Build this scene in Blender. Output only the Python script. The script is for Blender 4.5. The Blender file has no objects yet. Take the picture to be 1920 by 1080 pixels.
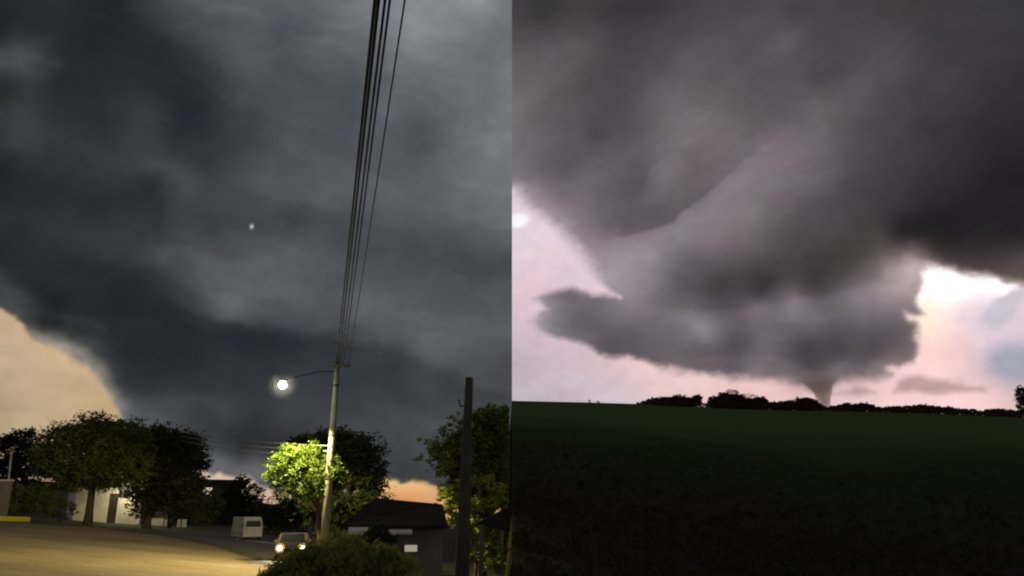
import bpy, math, random
import numpy as np
from mathutils import Vector, Matrix

R = math.radians
C = bpy.context.scene.collection
SC = bpy.context.scene
random.seed(7)
rng = np.random.default_rng(11)

# ================================================================ CAMERA
F = 1400.0                        # focal length in units of the 1920-wide chart
EYE = 3.0
TH = math.atan(400.0 / F)         # camera looks up at the storm
cam_d = bpy.data.cameras.new('camera'); cam = bpy.data.objects.new('camera', cam_d); C.objects.link(cam)
cam_d.sensor_width = 36.0; cam_d.lens = 36.0 * F / 1920.0
cam_d.clip_start = 0.1; cam_d.clip_end = 20000
cam.location = (0, 0, EYE); cam.rotation_euler = (R(90) + TH, 0, 0)
SC.camera = cam

# ================================================================ WORLD, EXPOSURE
w = bpy.data.worlds.new('World'); SC.world = w; w.use_nodes = True
wn = w.node_tree; wn.nodes.clear()
sky_tex = wn.nodes.new('ShaderNodeTexSky'); sky_tex.sky_type = 'NISHITA'; sky_tex.sun_disc = False
sky_tex.sun_elevation = R(2.0); sky_tex.sun_rotation = R(28.0)
bgn = wn.nodes.new('ShaderNodeBackground'); bgn.inputs[1].default_value = 0.05
wo = wn.nodes.new('ShaderNodeOutputWorld')
wn.links.new(sky_tex.outputs[0], bgn.inputs[0]); wn.links.new(bgn.outputs[0], wo.inputs[0])
SC.view_settings.view_transform = 'Standard'; SC.view_settings.look = 'None'
SC.view_settings.exposure = 0.0; SC.view_settings.gamma = 1.0; SC.view_settings.use_curve_mapping = False
SC.render.engine = 'CYCLES'
SC.cycles.use_denoising = True
SC.cycles.max_bounces = 8; SC.cycles.diffuse_bounces = 3; SC.cycles.transparent_max_bounces = 8
SC.cycles.volume_bounces = 5
SC.cycles.sample_clamp_indirect = 4.0
SC.cycles.filter_width = 2.1       # a phone video frame: a little soft

# ================================================================ PLACING
FW = Vector((0, math.cos(TH), math.sin(TH))); UP = Vector((0, -math.sin(TH), math.cos(TH)))
CAM = Vector((0, 0, EYE))
def ray(px, py):
    return FW + UP * ((540 - py) / F) + Vector(((px - 960) / F, 0, 0))
def at(px, py, Y):
    """the point seen at chart position px, py at Y metres ahead of the camera"""
    d = ray(px, py); return CAM + d * (Y / d.y)
def unit(px, py, Y):
    """metres per chart unit at that distance"""
    d = ray(px, py); return (Y / d.y) / F
# the street lies on ground that falls gently to the right and away
GN = ray(957, 985).cross(ray(0, 895)); GN.normalize()
if GN.z < 0: GN = -GN
def gz(x, y):
    return -(GN.x * x + GN.y * y) / GN.z
def ground(px, py):
    d = ray(px, py); t = -GN.dot(CAM) / GN.dot(d); return CAM + d * t
def gpt(px, Y, lift=0.0):
    """ground point at Y metres ahead, in line with chart column px near the ground"""
    y = 980.0
    for _ in range(6):
        p = at(px, y, Y); z = gz(p.x, p.y); y += (p.z - z) / unit(px, y, Y)
    return Vector((p.x, p.y, gz(p.x, p.y) + lift))

# ================================================================ HELPERS
def prop(o, label=None, cat=None, group=None, kind=None):
    if label: o['label'] = label
    if cat: o['category'] = cat
    if group: o['group'] = group
    if kind: o['kind'] = kind
    return o
def thing(name, label, cat, loc, rz=0.0, group=None):
    o = bpy.data.objects.new(name, None); C.objects.link(o); o.empty_display_size = .2
    o.location = loc; o.rotation_euler = (0, 0, rz)
    return prop(o, label, cat, group)
def mesh_np(name, V, faces, mat, parent=None, smooth=False):
    """faces: (n,k) int array"""
    V = np.asarray(V, np.float32); faces = np.asarray(faces, np.int32)
    me = bpy.data.meshes.new(name); n, k = faces.shape
    me.vertices.add(len(V)); me.vertices.foreach_set('co', V.ravel())
    me.loops.add(n * k); me.loops.foreach_set('vertex_index', faces.ravel())
    me.polygons.add(n); me.polygons.foreach_set('loop_start', np.arange(0, n * k, k, dtype=np.int32))
    try: me.polygons.foreach_set('loop_total', np.full(n, k, np.int32))
    except Exception: pass
    if smooth: me.polygons.foreach_set('use_smooth', np.ones(n, bool))
    me.update(calc_edges=True); me.validate()
    if mat: me.materials.append(mat)
    o = bpy.data.objects.new(name, me); C.objects.link(o)
    if parent: o.parent = parent
    return o
class MB:
    """collects shapes, links them as one mesh object"""
    def __init__(self): self.v = []; self.f = []
    def add(self, V, Fc):
        b = len(self.v); self.v += [tuple(p) for p in V]; self.f += [tuple(i + b for i in f) for f in Fc]; return self
    def box(self, lo, hi, taper=0.0):
        x0, y0, z0 = lo; x1, y1, z1 = hi; t = taper
        return self.add([(x0, y0, z0), (x1, y0, z0), (x1, y1, z0), (x0, y1, z0), (x0 + t, y0 + t, z1), (x1 - t, y0 + t, z1), (x1 - t, y1 - t, z1), (x0 + t, y1 - t, z1)],
                        [(0, 3, 2, 1), (4, 5, 6, 7), (0, 1, 5, 4), (1, 2, 6, 5), (2, 3, 7, 6), (3, 0, 4, 7)])
    def prism(self, prof, a, b, axis='y'):
        """profile of (p, z) pairs pushed from a to b along the axis"""
        n = len(prof)
        g = (lambda p, q, t: (p, t, q)) if axis == 'y' else (lambda p, q, t: (t, p, q))
        V = [g(p, q, a) for p, q in prof] + [g(p, q, b) for p, q in prof]
        Fc = [tuple(range(n)), tuple(range(2 * n - 1, n - 1, -1))] + [(i, i + n, (i + 1) % n + n, (i + 1) % n) for i in range(n)]
        return self.add(V, Fc)
    def tube(self, pts, rad, seg=8, cap=True):
        pts = [Vector(p) for p in pts]; n = len(pts)
        if not hasattr(rad, '__len__'): rad = [rad] * n
        V = []; prev = None
        for i, p in enumerate(pts):
            t = (pts[min(i + 1, n - 1)] - pts[max(i - 1, 0)]).normalized()
            a = prev if prev is not None else (Vector((1, 0, 0)) if abs(t.x) < .8 else Vector((0, 1, 0)))
            a = (a - t * a.dot(t)).normalized(); prev = a; b = t.cross(a)
            for k in range(seg):
                q = 2 * math.pi * k / seg; V.append(p + (a * math.cos(q) + b * math.sin(q)) * rad[i])
        Fc = [(i * seg + k, i * seg + (k + 1) % seg, (i + 1) * seg + (k + 1) % seg, (i + 1) * seg + k) for i in range(n - 1) for k in range(seg)]
        if cap: Fc += [tuple(range(seg - 1, -1, -1)), tuple(range((n - 1) * seg, n * seg))]
        return self.add(V, Fc)
    def ball(self, c, r, seg=12, ring=8, sq=(1, 1, 1)):
        V = []; 
        for i in range(ring + 1):
            a = math.pi * i / ring
            for k in range(seg):
                q = 2 * math.pi * k / seg
                V.append((c[0] + r * sq[0] * math.sin(a) * math.cos(q), c[1] + r * sq[1] * math.sin(a) * math.sin(q), c[2] + r * sq[2] * math.cos(a)))
        return self.add(V, [(i * seg + k, (i + 1) * seg + k, (i + 1) * seg + (k + 1) % seg, i * seg + (k + 1) % seg) for i in range(ring) for k in range(seg)])
    def build(self, name, mat, parent=None, smooth=False, bevel=0.0):
        me = bpy.data.meshes.new(name); me.from_pydata(self.v, [], self.f); me.update(); me.validate()
        if smooth: me.polygons.foreach_set('use_smooth', np.ones(len(me.polygons), bool))
        if mat: me.materials.append(mat)
        o = bpy.data.objects.new(name, me); C.objects.link(o)
        if parent: o.parent = parent
        if bevel:
            m = o.modifiers.new('bevel', 'BEVEL'); m.width = bevel; m.segments = 2; m.limit_method = 'ANGLE'
        return o
def copy_tree(o, parent=None):
    c = o.copy(); C.objects.link(c); c.parent = parent
    for ch in o.children: copy_tree(ch, c)
    return c

# ================================================================ MATERIALS
def mat(name, col, rough=.7, col2=None, scale=3.0, detail=4.0, metal=0.0, bump=0.0, spec=.3, coord='Object', trans=0.0):
    m = bpy.data.materials.new(name); m.use_nodes = True; nt = m.node_tree; b = nt.nodes['Principled BSDF']
    b.inputs['Roughness'].default_value = rough; b.inputs['Metallic'].default_value = metal
    b.inputs['Specular IOR Level'].default_value = spec
    b.inputs['Base Color'].default_value = (*col, 1)
    tc = nt.nodes.new('ShaderNodeTexCoord')
    nz = nt.nodes.new('ShaderNodeTexNoise'); nz.inputs['Scale'].default_value = scale; nz.inputs['Detail'].default_value = detail
    nz.inputs['Roughness'].default_value = .62
    nt.links.new(tc.outputs[coord], nz.inputs['Vector'])
    if col2:
        rp = nt.nodes.new('ShaderNodeValToRGB')
        rp.color_ramp.elements[0].position = .34; rp.color_ramp.elements[0].color = (*col, 1)
        rp.color_ramp.elements[1].position = .68; rp.color_ramp.elements[1].color = (*col2, 1)
        nt.links.new(nz.outputs['Fac'], rp.inputs['Fac']); nt.links.new(rp.outputs['Color'], b.inputs['Base Color'])
    if bump:
        bp = nt.nodes.new('ShaderNodeBump'); bp.inputs['Strength'].default_value = bump; bp.inputs['Distance'].default_value = .05
        nt.links.new(nz.outputs['Fac'], bp.inputs['Height']); nt.links.new(bp.outputs['Normal'], b.inputs['Normal'])
    if trans:
        tr = nt.nodes.new('ShaderNodeBsdfTranslucent'); mx = nt.nodes.new('ShaderNodeMixShader'); mx.inputs[0].default_value = trans
        if col2: nt.links.new(rp.outputs['Color'], tr.inputs['Color'])
        else: tr.inputs['Color'].default_value = (*col, 1)
        out = nt.nodes['Material Output']
        nt.links.new(b.outputs[0], mx.inputs[1]); nt.links.new(tr.outputs[0], mx.inputs[2]); nt.links.new(mx.outputs[0], out.inputs['Surface'])
    return m
def emit(name, col, strength):
    m = bpy.data.materials.new(name); m.use_nodes = True; nt = m.node_tree; nt.nodes.clear()
    e = nt.nodes.new('ShaderNodeEmission'); e.inputs[0].default_value = (*col, 1); e.inputs[1].default_value = strength
    o = nt.nodes.new('ShaderNodeOutputMaterial'); nt.links.new(e.outputs[0], o.inputs[0]); return m
LAMP_W = 8500.0; PORCH_W = 260.0; TOR_D = 0.075; HALO_D = 0.055
# ---------------------------------------------------------------- SKY PAINT
def _hash(ix, iy, seed):
    n = (ix.astype(np.int64) * 374761393 + iy.astype(np.int64) * 668265263 + seed * 1442695041) & 0xffffffff
    n = ((n ^ (n >> 13)) * 1274126177) & 0xffffffff
    n = n ^ (n >> 16)
    return (n & 0xffff) / 65535.0 * 2 - 1
def noise2(x, y, seed=0):
    ix = np.floor(x); iy = np.floor(y); fx = x - ix; fy = y - iy
    sx = fx * fx * fx * (fx * (fx * 6 - 15) + 10); sy = fy * fy * fy * (fy * (fy * 6 - 15) + 10)
    a = _hash(ix, iy, seed); b = _hash(ix + 1, iy, seed); c = _hash(ix, iy + 1, seed); d = _hash(ix + 1, iy + 1, seed)
    return (a + (b - a) * sx) * (1 - sy) + (c + (d - c) * sx) * sy
def fbm(x, y, seed=0, octv=4, gain=.5):
    r = np.zeros_like(x); amp = 1.0; tot = 0
    for k in range(octv):
        r += amp * noise2(x * 2 ** k + 17.3 * k, y * 2 ** k - 9.1 * k, seed + k); tot += amp; amp *= gain
    return r / tot
def sstep(a, b, x):
    t = np.clip((x - a) / (b - a), 0, 1); return t * t * (3 - 2 * t)
class Field:
    """smooth colour field through scattered samples (x, y, r, g, b)"""
    def __init__(self, pts, soft=16.0, chroma=1.0, crisp=0.0):
        p = np.array(pts, float); self.p = p[:, :2]; self.c = soft
        d = np.sqrt(((self.p[:, None] - self.p[None]) ** 2).sum(-1) + soft ** 2)
        n = len(p); A = np.zeros((n + 1, n + 1)); A[:n, :n] = -d + np.eye(n) * .35; A[:n, n] = 1; A[n, :n] = 1
        B = np.zeros((n + 1, 3)); B[:n] = p[:, 2:5]
        self.w = np.linalg.solve(A, B)
        self.lo = p[:, 2:5].min(0) - 4; self.hi = p[:, 2:5].max(0) + 6
        self.x0, self.y0 = self.p.min(0); self.x1, self.y1 = self.p.max(0)
        s = 10.0; self.s = s
        gx = np.arange(self.x0 - 2 * s, self.x1 + 3 * s, s); gy = np.arange(self.y0 - 2 * s, self.y1 + 3 * s, s)
        X, Y = np.meshgrid(gx, gy); self.gx0 = gx[0]; self.gy0 = gy[0]
        out = np.zeros(X.shape + (3,)) + self.w[-1]
        for i in range(n):
            out += -np.sqrt((X - self.p[i, 0]) ** 2 + (Y - self.p[i, 1]) ** 2 + soft ** 2)[..., None] * self.w[i]
        out = np.clip(out, self.lo, self.hi); lum = out @ np.array([.3, .59, .11])
        if crisp:                                     # deepen the modelling of the cloud masses
            k = 9; pad = np.pad(lum, k, 'edge'); cs = np.cumsum(np.cumsum(np.pad(pad, ((1, 0), (1, 0))), 0), 1); m = 2 * k + 1
            mean = (cs[m:, m:] - cs[:-m, m:] - cs[m:, :-m] + cs[:-m, :-m]) / m ** 2
            gain = np.clip(1 + crisp * (lum - mean) / mean, .55, 1.5); out = out * gain[..., None]; lum = lum * gain
        self.g = lum[..., None] + (out - lum[..., None]) * chroma
    def __call__(self, x, y):
        gx = (np.clip(x, self.x0, self.x1) - self.gx0) / self.s; gy = (np.clip(y, self.y0, self.y1) - self.gy0) / self.s
        ix = gx.astype(int); iy = gy.astype(int); fx = (gx - ix)[..., None]; fy = (gy - iy)[..., None]; g = self.g
        return (g[iy, ix] * (1 - fx) + g[iy, ix + 1] * fx) * (1 - fy) + (g[iy + 1, ix] * (1 - fx) + g[iy + 1, ix + 1] * fx) * fy
def poly_sd(x, y, poly):
    """signed distance to a closed outline, positive inside"""
    P = np.array(poly, float); n = len(P)
    best = np.full(x.shape, 1e18); inside = np.zeros(x.shape, bool)
    for i in range(n):
        ax, ay = P[i]; bx, by = P[(i + 1) % n]; ex = bx - ax; ey = by - ay
        t = np.clip(((x - ax) * ex + (y - ay) * ey) / (ex * ex + ey * ey + 1e-9), 0, 1)
        best = np.minimum(best, (x - ax - t * ex) ** 2 + (y - ay - t * ey) ** 2)
        if ay != by:
            c = ((ay > y) != (by > y)) & (x < ex * (y - ay) / (by - ay) + ax); inside ^= c
    return np.where(inside, 1, -1) * np.sqrt(best)
def line_sd(x, y, line):
    """distance to an open line, its side (positive on the right of travel) and the share travelled"""
    P = np.array(line, float); best = np.full(x.shape, 1e18); side = np.zeros(x.shape); along = np.zeros(x.shape)
    L = np.sqrt((np.diff(P, axis=0) ** 2).sum(1)); cum = np.concatenate([[0], np.cumsum(L)]); tot = cum[-1]
    for i in range(len(P) - 1):
        ax, ay = P[i]; ex, ey = P[i + 1] - P[i]
        t = np.clip(((x - ax) * ex + (y - ay) * ey) / (ex * ex + ey * ey), 0, 1)
        d = (x - ax - t * ex) ** 2 + (y - ay - t * ey) ** 2; m = d < best
        best = np.where(m, d, best); side = np.where(m, np.sign(ex * (y - ay) - ey * (x - ax)), side)
        along = np.where(m, (cum[i] + t * L[i]) / tot, along)
    return np.sqrt(best), side, along
def rows(spec):
    out = []
    for ln in spec.strip().splitlines():
        for tok in ln.split():
            out.append([float(v) for v in tok.split(',')])
    return out
WEST_CLOUD = rows("""
0,0,40,47,46 120,0,42,48,54 230,8,38,44,54 272,18,56,62,70 330,8,78,82,86 430,8,92,95,96 530,8,96,98,99 640,8,116,114,115 720,5,136,134,133 800,8,147,144,142 880,8,152,149,145 955,8,126,126,124
0,60,36,46,42 0,112,64,70,68 40,115,70,74,72 72,110,60,64,64 90,90,44,50,54 200,80,38,44,52 300,80,46,52,62 370,80,66,70,74 450,80,84,88,90 540,60,84,88,93 640,70,110,108,110 700,100,112,109,109 780,70,142,138,136 850,50,134,133,130 905,95,114,116,115 950,50,122,122,119
0,165,46,47,46 100,150,47,48,47 200,170,46,50,52 300,150,42,48,58 340,200,42,46,56 400,150,62,61,64 440,180,74,76,76 470,140,86,88,88 540,150,82,86,92 600,140,88,90,96 680,140,92,92,98 760,130,112,112,115 850,165,120,118,116 945,165,128,124,121
20,235,64,61,62 60,250,62,61,60 110,235,54,54,56 200,240,50,53,55 280,220,56,60,60 340,240,46,48,56 400,240,57,56,60 470,240,68,71,78 550,230,86,88,90 640,230,82,84,90 720,220,98,100,102 790,235,86,88,94 860,220,115,113,111 945,230,128,125,123
0,310,36,42,42 60,285,54,56,54 130,270,56,58,58 200,300,58,60,58 280,310,63,65,72 330,330,71,69,71 400,300,60,62,68 470,310,74,78,80 560,310,86,88,88 640,310,88,88,88 740,290,90,93,97 770,265,84,86,91 850,300,112,112,111 945,310,120,119,118
0,370,42,45,47 100,350,48,48,48 180,380,46,50,54 270,360,50,50,58 350,350,69,71,75 430,350,70,73,73 520,360,85,85,85 620,360,92,93,93 740,360,97,98,100 850,360,104,106,107 945,370,117,115,115
0,430,51,48,48 100,430,54,52,52 200,420,54,54,56 300,420,56,58,62 400,430,66,68,68 480,420,69,72,72 560,420,70,73,75 660,430,78,80,83 760,440,80,84,87 860,440,84,88,91 950,430,102,104,105
0,490,44,46,46 100,480,50,50,52 200,470,58,58,58 300,470,73,71,71 400,480,88,85,85 480,480,92,91,89 560,480,92,90,90 640,490,86,87,90 760,480,78,83,87 860,490,74,79,83 950,480,77,82,85
0,530,62,65,63 50,540,50,52,50 150,530,46,46,50 220,530,42,45,55 300,520,60,60,62 380,520,82,80,80 450,530,97,93,90 540,540,93,91,91 640,540,85,85,89 720,540,94,93,92 800,540,87,91,90 880,540,86,86,86 950,530,82,86,86
60,565,48,50,50 150,570,48,48,52 230,560,38,42,48 300,560,51,53,55 380,560,61,61,65 440,575,88,85,83 500,575,84,80,78 560,580,83,81,85 620,590,84,83,86 700,580,99,97,96 780,590,96,94,92 860,590,90,90,89 945,590,92,91,89
80,610,56,56,56 150,600,46,46,48 250,610,43,45,47 350,620,44,47,49 450,610,52,56,68 500,620,50,54,64 560,625,54,56,62 640,635,60,62,66 720,630,84,82,82 800,640,97,95,93 880,630,97,96,94 950,630,95,94,92
60,622,96,88,80 80,625,92,86,80 110,635,92,86,80 145,650,84,80,75 180,650,68,70,66 210,670,60,63,62 260,670,46,48,50 350,670,44,47,49 450,670,51,53,55 560,670,56,59,61 660,670,60,62,66 740,680,66,66,68 820,680,87,85,83 900,680,84,82,81 955,690,78,77,78
110,655,130,118,104 155,685,122,110,98 195,690,86,80,76 230,720,72,70,70 270,720,62,60,62 350,720,54,54,57 450,720,54,54,57 560,720,60,62,65 660,730,60,63,65 760,720,62,63,65 850,720,71,70,73 945,730,77,74,74
232,765,104,103,101 280,780,90,88,88 340,770,75,75,73 430,770,66,66,68 540,780,66,67,67 650,780,70,70,70 740,780,76,72,72 820,780,80,76,76 945,770,80,76,76
250,800,92,90,89 330,830,74,74,75 400,815,66,66,68 440,832,58,56,58 500,838,58,56,58 560,830,64,63,65 700,830,78,76,77 780,840,75,73,75
410,862,104,97,95 470,862,98,91,90 440,895,104,95,92 500,890,108,98,94 620,880,80,76,76 700,880,76,74,74 750,885,68,68,69 800,870,72,72,72 860,890,74,72,72 945,860,78,74,74
""")
WEST_CLEAR = rows("""
0,600,197,171,139 50,650,199,173,139 0,700,189,167,140 100,720,196,170,136 170,740,198,170,134 20,790,182,162,131 150,775,196,168,132 0,760,180,157,128 225,800,190,165,132
0,840,176,152,126 120,860,180,154,126 400,885,216,192,172 490,916,214,186,166 410,910,208,180,160 500,940,206,176,150 640,930,206,170,130 720,910,226,184,128 760,915,230,180,122 800,910,224,176,124 760,940,216,146,98 800,955,210,150,106 950,940,200,150,110 480,1000,170,140,110 900,1000,160,125,95 0,1000,150,130,105
""")
EAST_CLOUD = rows("""
968,20,66,66,66 1010,30,62,64,62 1100,20,68,66,66 1205,15,60,58,60 1300,20,72,68,72 1400,20,76,74,76 1480,20,74,72,74 1560,30,74,70,74 1680,20,66,64,64 1780,20,60,60,62 1900,20,56,58,60
975,110,91,87,87 1030,80,84,79,81 1080,90,84,80,80 1150,90,74,70,72 1220,80,76,72,74 1300,90,84,80,82 1400,90,86,82,84 1470,80,90,88,88 1540,80,76,72,74 1640,80,76,72,74 1760,80,64,62,64 1900,90,56,56,58
972,200,108,102,102 1030,180,98,92,92 1100,170,84,80,80 1180,180,82,78,80 1240,170,94,90,92 1330,170,98,94,94 1420,170,92,86,88 1470,150,88,82,86 1540,150,82,78,80 1600,150,84,82,82 1690,130,76,72,76 1780,150,66,62,66 1900,160,52,50,54
970,270,112,107,108 1040,250,96,92,94 1110,250,86,82,86 1190,250,91,87,91 1240,230,102,98,98 1290,220,112,105,106 1350,240,112,104,104 1410,240,106,100,100 1470,210,98,91,93 1530,190,97,91,92 1560,220,92,88,88 1640,220,78,74,78 1740,230,62,58,62 1900,250,44,42,46
975,320,118,113,115 1030,320,104,100,103 1100,310,100,96,98 1160,310,101,97,101 1200,330,99,95,99 1240,320,116,109,111 1310,310,116,106,108 1370,300,115,107,109 1440,280,118,108,112 1520,270,104,98,100 1600,280,80,76,80 1700,300,64,60,64 1800,310,48,46,48 1910,330,36,34,36
990,362,140,131,133 1040,370,118,112,114 1090,370,112,108,110 1150,380,106,102,105 1220,370,108,102,105 1280,370,114,106,108 1330,390,120,112,114 1390,360,120,112,114 1450,350,112,106,108 1530,360,94,88,92 1610,350,74,70,72 1690,370,60,56,58 1780,370,44,42,44 1910,390,38,36,38
1050,425,148,138,140 1090,430,132,124,126 1130,430,120,113,115 1180,415,112,105,108 1240,405,112,105,108 1210,455,128,120,122 1270,430,122,115,116 1330,440,118,109,112 1400,430,110,104,104 1480,420,90,86,86 1560,430,78,72,74 1640,430,74,67,67 1700,430,50,46,48 1790,430,42,40,42 1910,440,44,42,44
1120,480,144,134,136 1160,480,139,131,133 1220,490,131,126,127 1290,480,104,100,102 1370,490,92,88,88 1450,490,78,74,74 1540,480,72,68,66 1620,480,84,76,74 1690,465,78,70,69 1760,470,62,56,56 1860,490,68,61,60 1915,500,76,70,67
1150,530,142,134,136 1200,530,130,124,126 1270,530,104,100,102 1350,540,80,78,78 1430,540,70,68,68 1520,540,78,74,74 1600,520,96,88,88 1660,510,124,114,112 1710,500,136,124,120 1700,540,136,124,122
1020,560,146,135,139 1060,565,120,115,117 1110,570,111,109,111 1170,570,124,118,121 1240,570,114,110,112 1330,580,100,96,98 1420,570,104,98,100 1500,560,108,102,106 1600,560,116,108,110 1680,560,130,120,120
1000,600,172,160,165 1030,605,138,133,137 1070,605,110,112,116 1120,610,102,100,104 1180,610,106,102,106 1260,610,111,105,109 1320,620,120,114,116 1380,610,98,90,94 1440,600,106,98,102 1530,600,104,98,102 1620,600,108,100,106 1700,600,110,102,105
1100,640,112,108,112 1160,650,96,92,96 1230,650,102,98,100 1300,650,104,100,102 1370,640,96,88,92 1440,650,108,100,106 1500,650,84,78,82 1560,650,86,80,84 1640,650,94,86,90 1700,650,106,97,98
1240,680,108,98,100 1300,685,108,98,98 1380,690,104,96,98 1450,690,106,100,102 1500,690,98,92,94 1560,685,112,106,106 1620,690,116,106,106 1660,697,136,119,117 1400,708,128,113,111 1470,708,122,111,109 1540,705,108,98,96 1620,706,134,118,115
""")
EAST_CLEAR = rows("""
985,440,239,224,226 980,480,241,220,222 1050,500,241,218,220 1120,540,241,221,221 980,540,241,214,216 970,600,228,203,207 970,650,214,194,200 970,700,204,185,192 970,745,205,197,199 1050,680,221,201,204 1050,745,208,196,200 1150,690,231,206,204 1150,740,222,208,208 1240,715,250,218,208 1290,715,254,222,212 1290,745,244,214,206 1360,730,248,212,202 1450,740,246,210,200 1490,725,240,204,196 1600,715,234,198,190 1600,755,242,214,208 1660,745,244,212,204 1690,690,241,214,208 1740,690,246,214,206 1750,650,246,214,204 1740,620,254,235,212 1740,590,256,245,224 1745,535,285,282,276 1780,520,300,298,294 1765,560,275,270,260 1820,525,300,298,294 1880,540,285,282,280 1840,540,272,270,268 1800,585,250,232,226 1800,630,240,214,210 1780,700,246,216,208 1850,615,224,210,213 1900,550,250,243,243 1860,580,216,208,211 1900,620,220,208,213 1860,660,214,202,207 1915,670,196,192,198 1850,720,222,199,195 1900,735,210,192,189 1850,755,238,208,200 1915,760,220,196,190 1720,755,246,216,210
970,790,205,195,196 1500,800,240,208,200 1910,800,215,192,186
""")
STORM_OUTLINE = [(900,-400),(900,345),(966,350),(985,383),(1010,404),(1050,438),(1085,468),(1110,498),(1128,525),(1142,545),(1166,555),
 (1140,551),(1110,549),(1075,543),(1050,547),(1028,550),(1010,551),(1003,561),(1014,573),(1026,580),(1010,590),(990,597),(984,604),(1004,612),(1012,622),(1040,632),(1070,641),(1100,650),(1125,664),(1150,670),(1180,669),(1210,676),(1240,686),(1275,697),(1310,700),(1340,704),(1380,710),(1430,716),(1480,717),(1502,719),(1516,726),(1524,733),(1552,733),(1560,724),(1574,717),(1600,712),(1640,711),(1668,706),(1676,696),(1662,690),(1672,685),(1700,685),(1716,680),(1722,655),(1719,630),(1721,605),(1706,598),(1700,590),(1718,594),(1733,588),(1724,576),(1716,566),(1724,548),(1729,525),(1733,505),(1740,502),(1780,506),(1805,514),(1830,521),(1866,523),(1890,532),(1930,538),(2600,560),(2600,-400)]
WEST_STORM = [(-700,470),(-200,520),(0,577),(18,588),(36,598),(46,612),(62,636),(85,645),(105,652),(135,672),(150,684),(165,690),(182,708),(198,728),(206,744),(214,762),(224,780),(232,800),(250,850),(385,884),(396,893),(410,888),(420,895),(445,897),(465,893),(480,908),(494,914),(506,918),(560,925),(690,918),(708,908),(722,897),(740,898),(752,904),(770,902),(790,905),(815,912),(960,925),(1500,925),(1500,-400),(-700,-400)]
def blob(x, y, cx, cy, rx, ry, ang=0.0):
    a = np.radians(ang); dx = x - cx; dy = y - cy
    p = (dx * np.cos(a) + dy * np.sin(a)) / rx; q = (-dx * np.sin(a) + dy * np.cos(a)) / ry
    return np.exp(-(p * p + q * q) ** 1.0)
def sky_paint(u, v):
    """colour of the evening storm sky, display values 0..255, for a direction given as chart coordinates"""
    wx = fbm(u / 130, v / 95, 3, 5, .55); wy = fbm(u / 130, v / 95, 31, 5, .55)
    fx = fbm(u / 26, v / 20, 57, 3); fy = fbm(u / 26, v / 20, 71, 3)
    # west: charcoal shelf of the storm over the street
    x = u + 34 * wx + 5 * fx; y = v + 24 * wy + 4 * fy
    west = Field(WEST_CLOUD, 10, .55, .45)(np.minimum(x, 955), np.clip(y, 0, 900))
    d, s, t = line_sd(x, y, [(230,545),(330,566),(430,596),(520,608),(620,622),(700,648),(790,672),(880,716),(1000,765)])
    west += (np.where(s < 0, 9, -7) * np.exp(-d / 34) * sstep(0, 11, d) * sstep(0, .25, t))[..., None]
    d, s, t = line_sd(x, y, [(120,470),(190,500),(270,540),(330,575)])
    west += (-5 * np.exp(-(d / 22) ** 2))[..., None]
    g1w = fbm(u / 40, v / 30, 401, 4, .6); g2w = fbm(u / 40, v / 30, 411, 4, .6)
    # long torn bands drawn out along the flow, and softer billows between them
    p = u * .94 + v * .34 + 60 * wx; q = -u * .30 + v * .95 + 46 * wy
    west = west * (1 + .085 * fbm(p / 210, q / 40, 121, 4, .55) + .05 * fbm(u / 70 + wx, v / 52 + wy, 131, 4, .6))[..., None] * np.array([.92, .955, 1.0])
    d, s, t = line_sd(u + 7 * g1w, v + 6 * g2w, [(40,616),(70,628),(112,640),(150,662),(180,688),(204,724),(220,758)])
    west += (np.exp(-(d / 15) ** 2) * sstep(0, .1, t))[..., None] * np.array([40, 36, 29.])
    d, s, t = line_sd(u + 7 * g1w, v + 6 * g2w, [(70,588),(130,596),(190,612)])
    west += (8 * np.exp(-(d / 9) ** 2))[..., None]
    clear = Field(WEST_CLEAR, 60)(np.minimum(u + 8 * wx, 955), v + 6 * wy)
    clear = clear * (1 + .03 * fbm(u / 150, v / 22, 91, 3))[..., None]
    sd = poly_sd(u + 6 * g1w + 4 * wx, v + 6 * g2w + 3 * wy, WEST_STORM) + 2 * fbm(u / 11, v / 8, 431, 3)
    soft = 5 + 4 * sstep(40, 100, u) * sstep(240, 140, u)
    west = clear + (west - clear) * sstep(-soft, soft * 1.4, sd)[..., None]
    west = west + (150 * np.exp(-((u - 472) / 3.4) ** 2 - ((v - 425) / 4.6) ** 2))[..., None]
    # east: grey storm tower with its wall cloud over the field
    x = u + 20 * wx + 3 * fx; y = v + 14 * wy + 2 * fy
    east = Field(EAST_CLOUD, 10, .7, .75)(np.maximum(x, 966), y)
    d, s, t = line_sd(u + 4 * fx + 8 * wx, v + 4 * fy + 6 * wy, [(1130,462),(1160,448),(1200,438),(1235,428),(1262,416),(1288,396),(1318,372),(1360,336),(1420,284),(1500,214),(1570,160)])
    fade = sstep(0, .12, t) * sstep(.8, .28, t)
    east += (np.where(s < 0, -19 * np.exp(-d / 46) * sstep(0, 5, d), 9 * np.exp(-d / 30) * sstep(0, 5, d)) * fade)[..., None]
    d, s, t = line_sd(u + 6 * fx + 10 * wx, v + 5 * fy + 8 * wy, [(1170,558),(1230,574),(1300,588),(1370,586),(1450,566),(1540,558),(1620,540),(1680,505),(1720,494)])
    east += (np.where(s < 0, -7, 5) * np.exp(-d / 24) * sstep(0, 8, d) * sstep(0, .1, t))[..., None]
    d, s, t = line_sd(u + 6 * fx + 10 * wx, v + 5 * fy + 8 * wy, [(1330,668),(1400,662),(1470,668),(1500,690),(1540,692),(1580,672),(1650,676)])
    east += (np.where(s < 0, -4, 5) * np.exp(-d / 16) * sstep(0, 5, d))[..., None]
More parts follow.
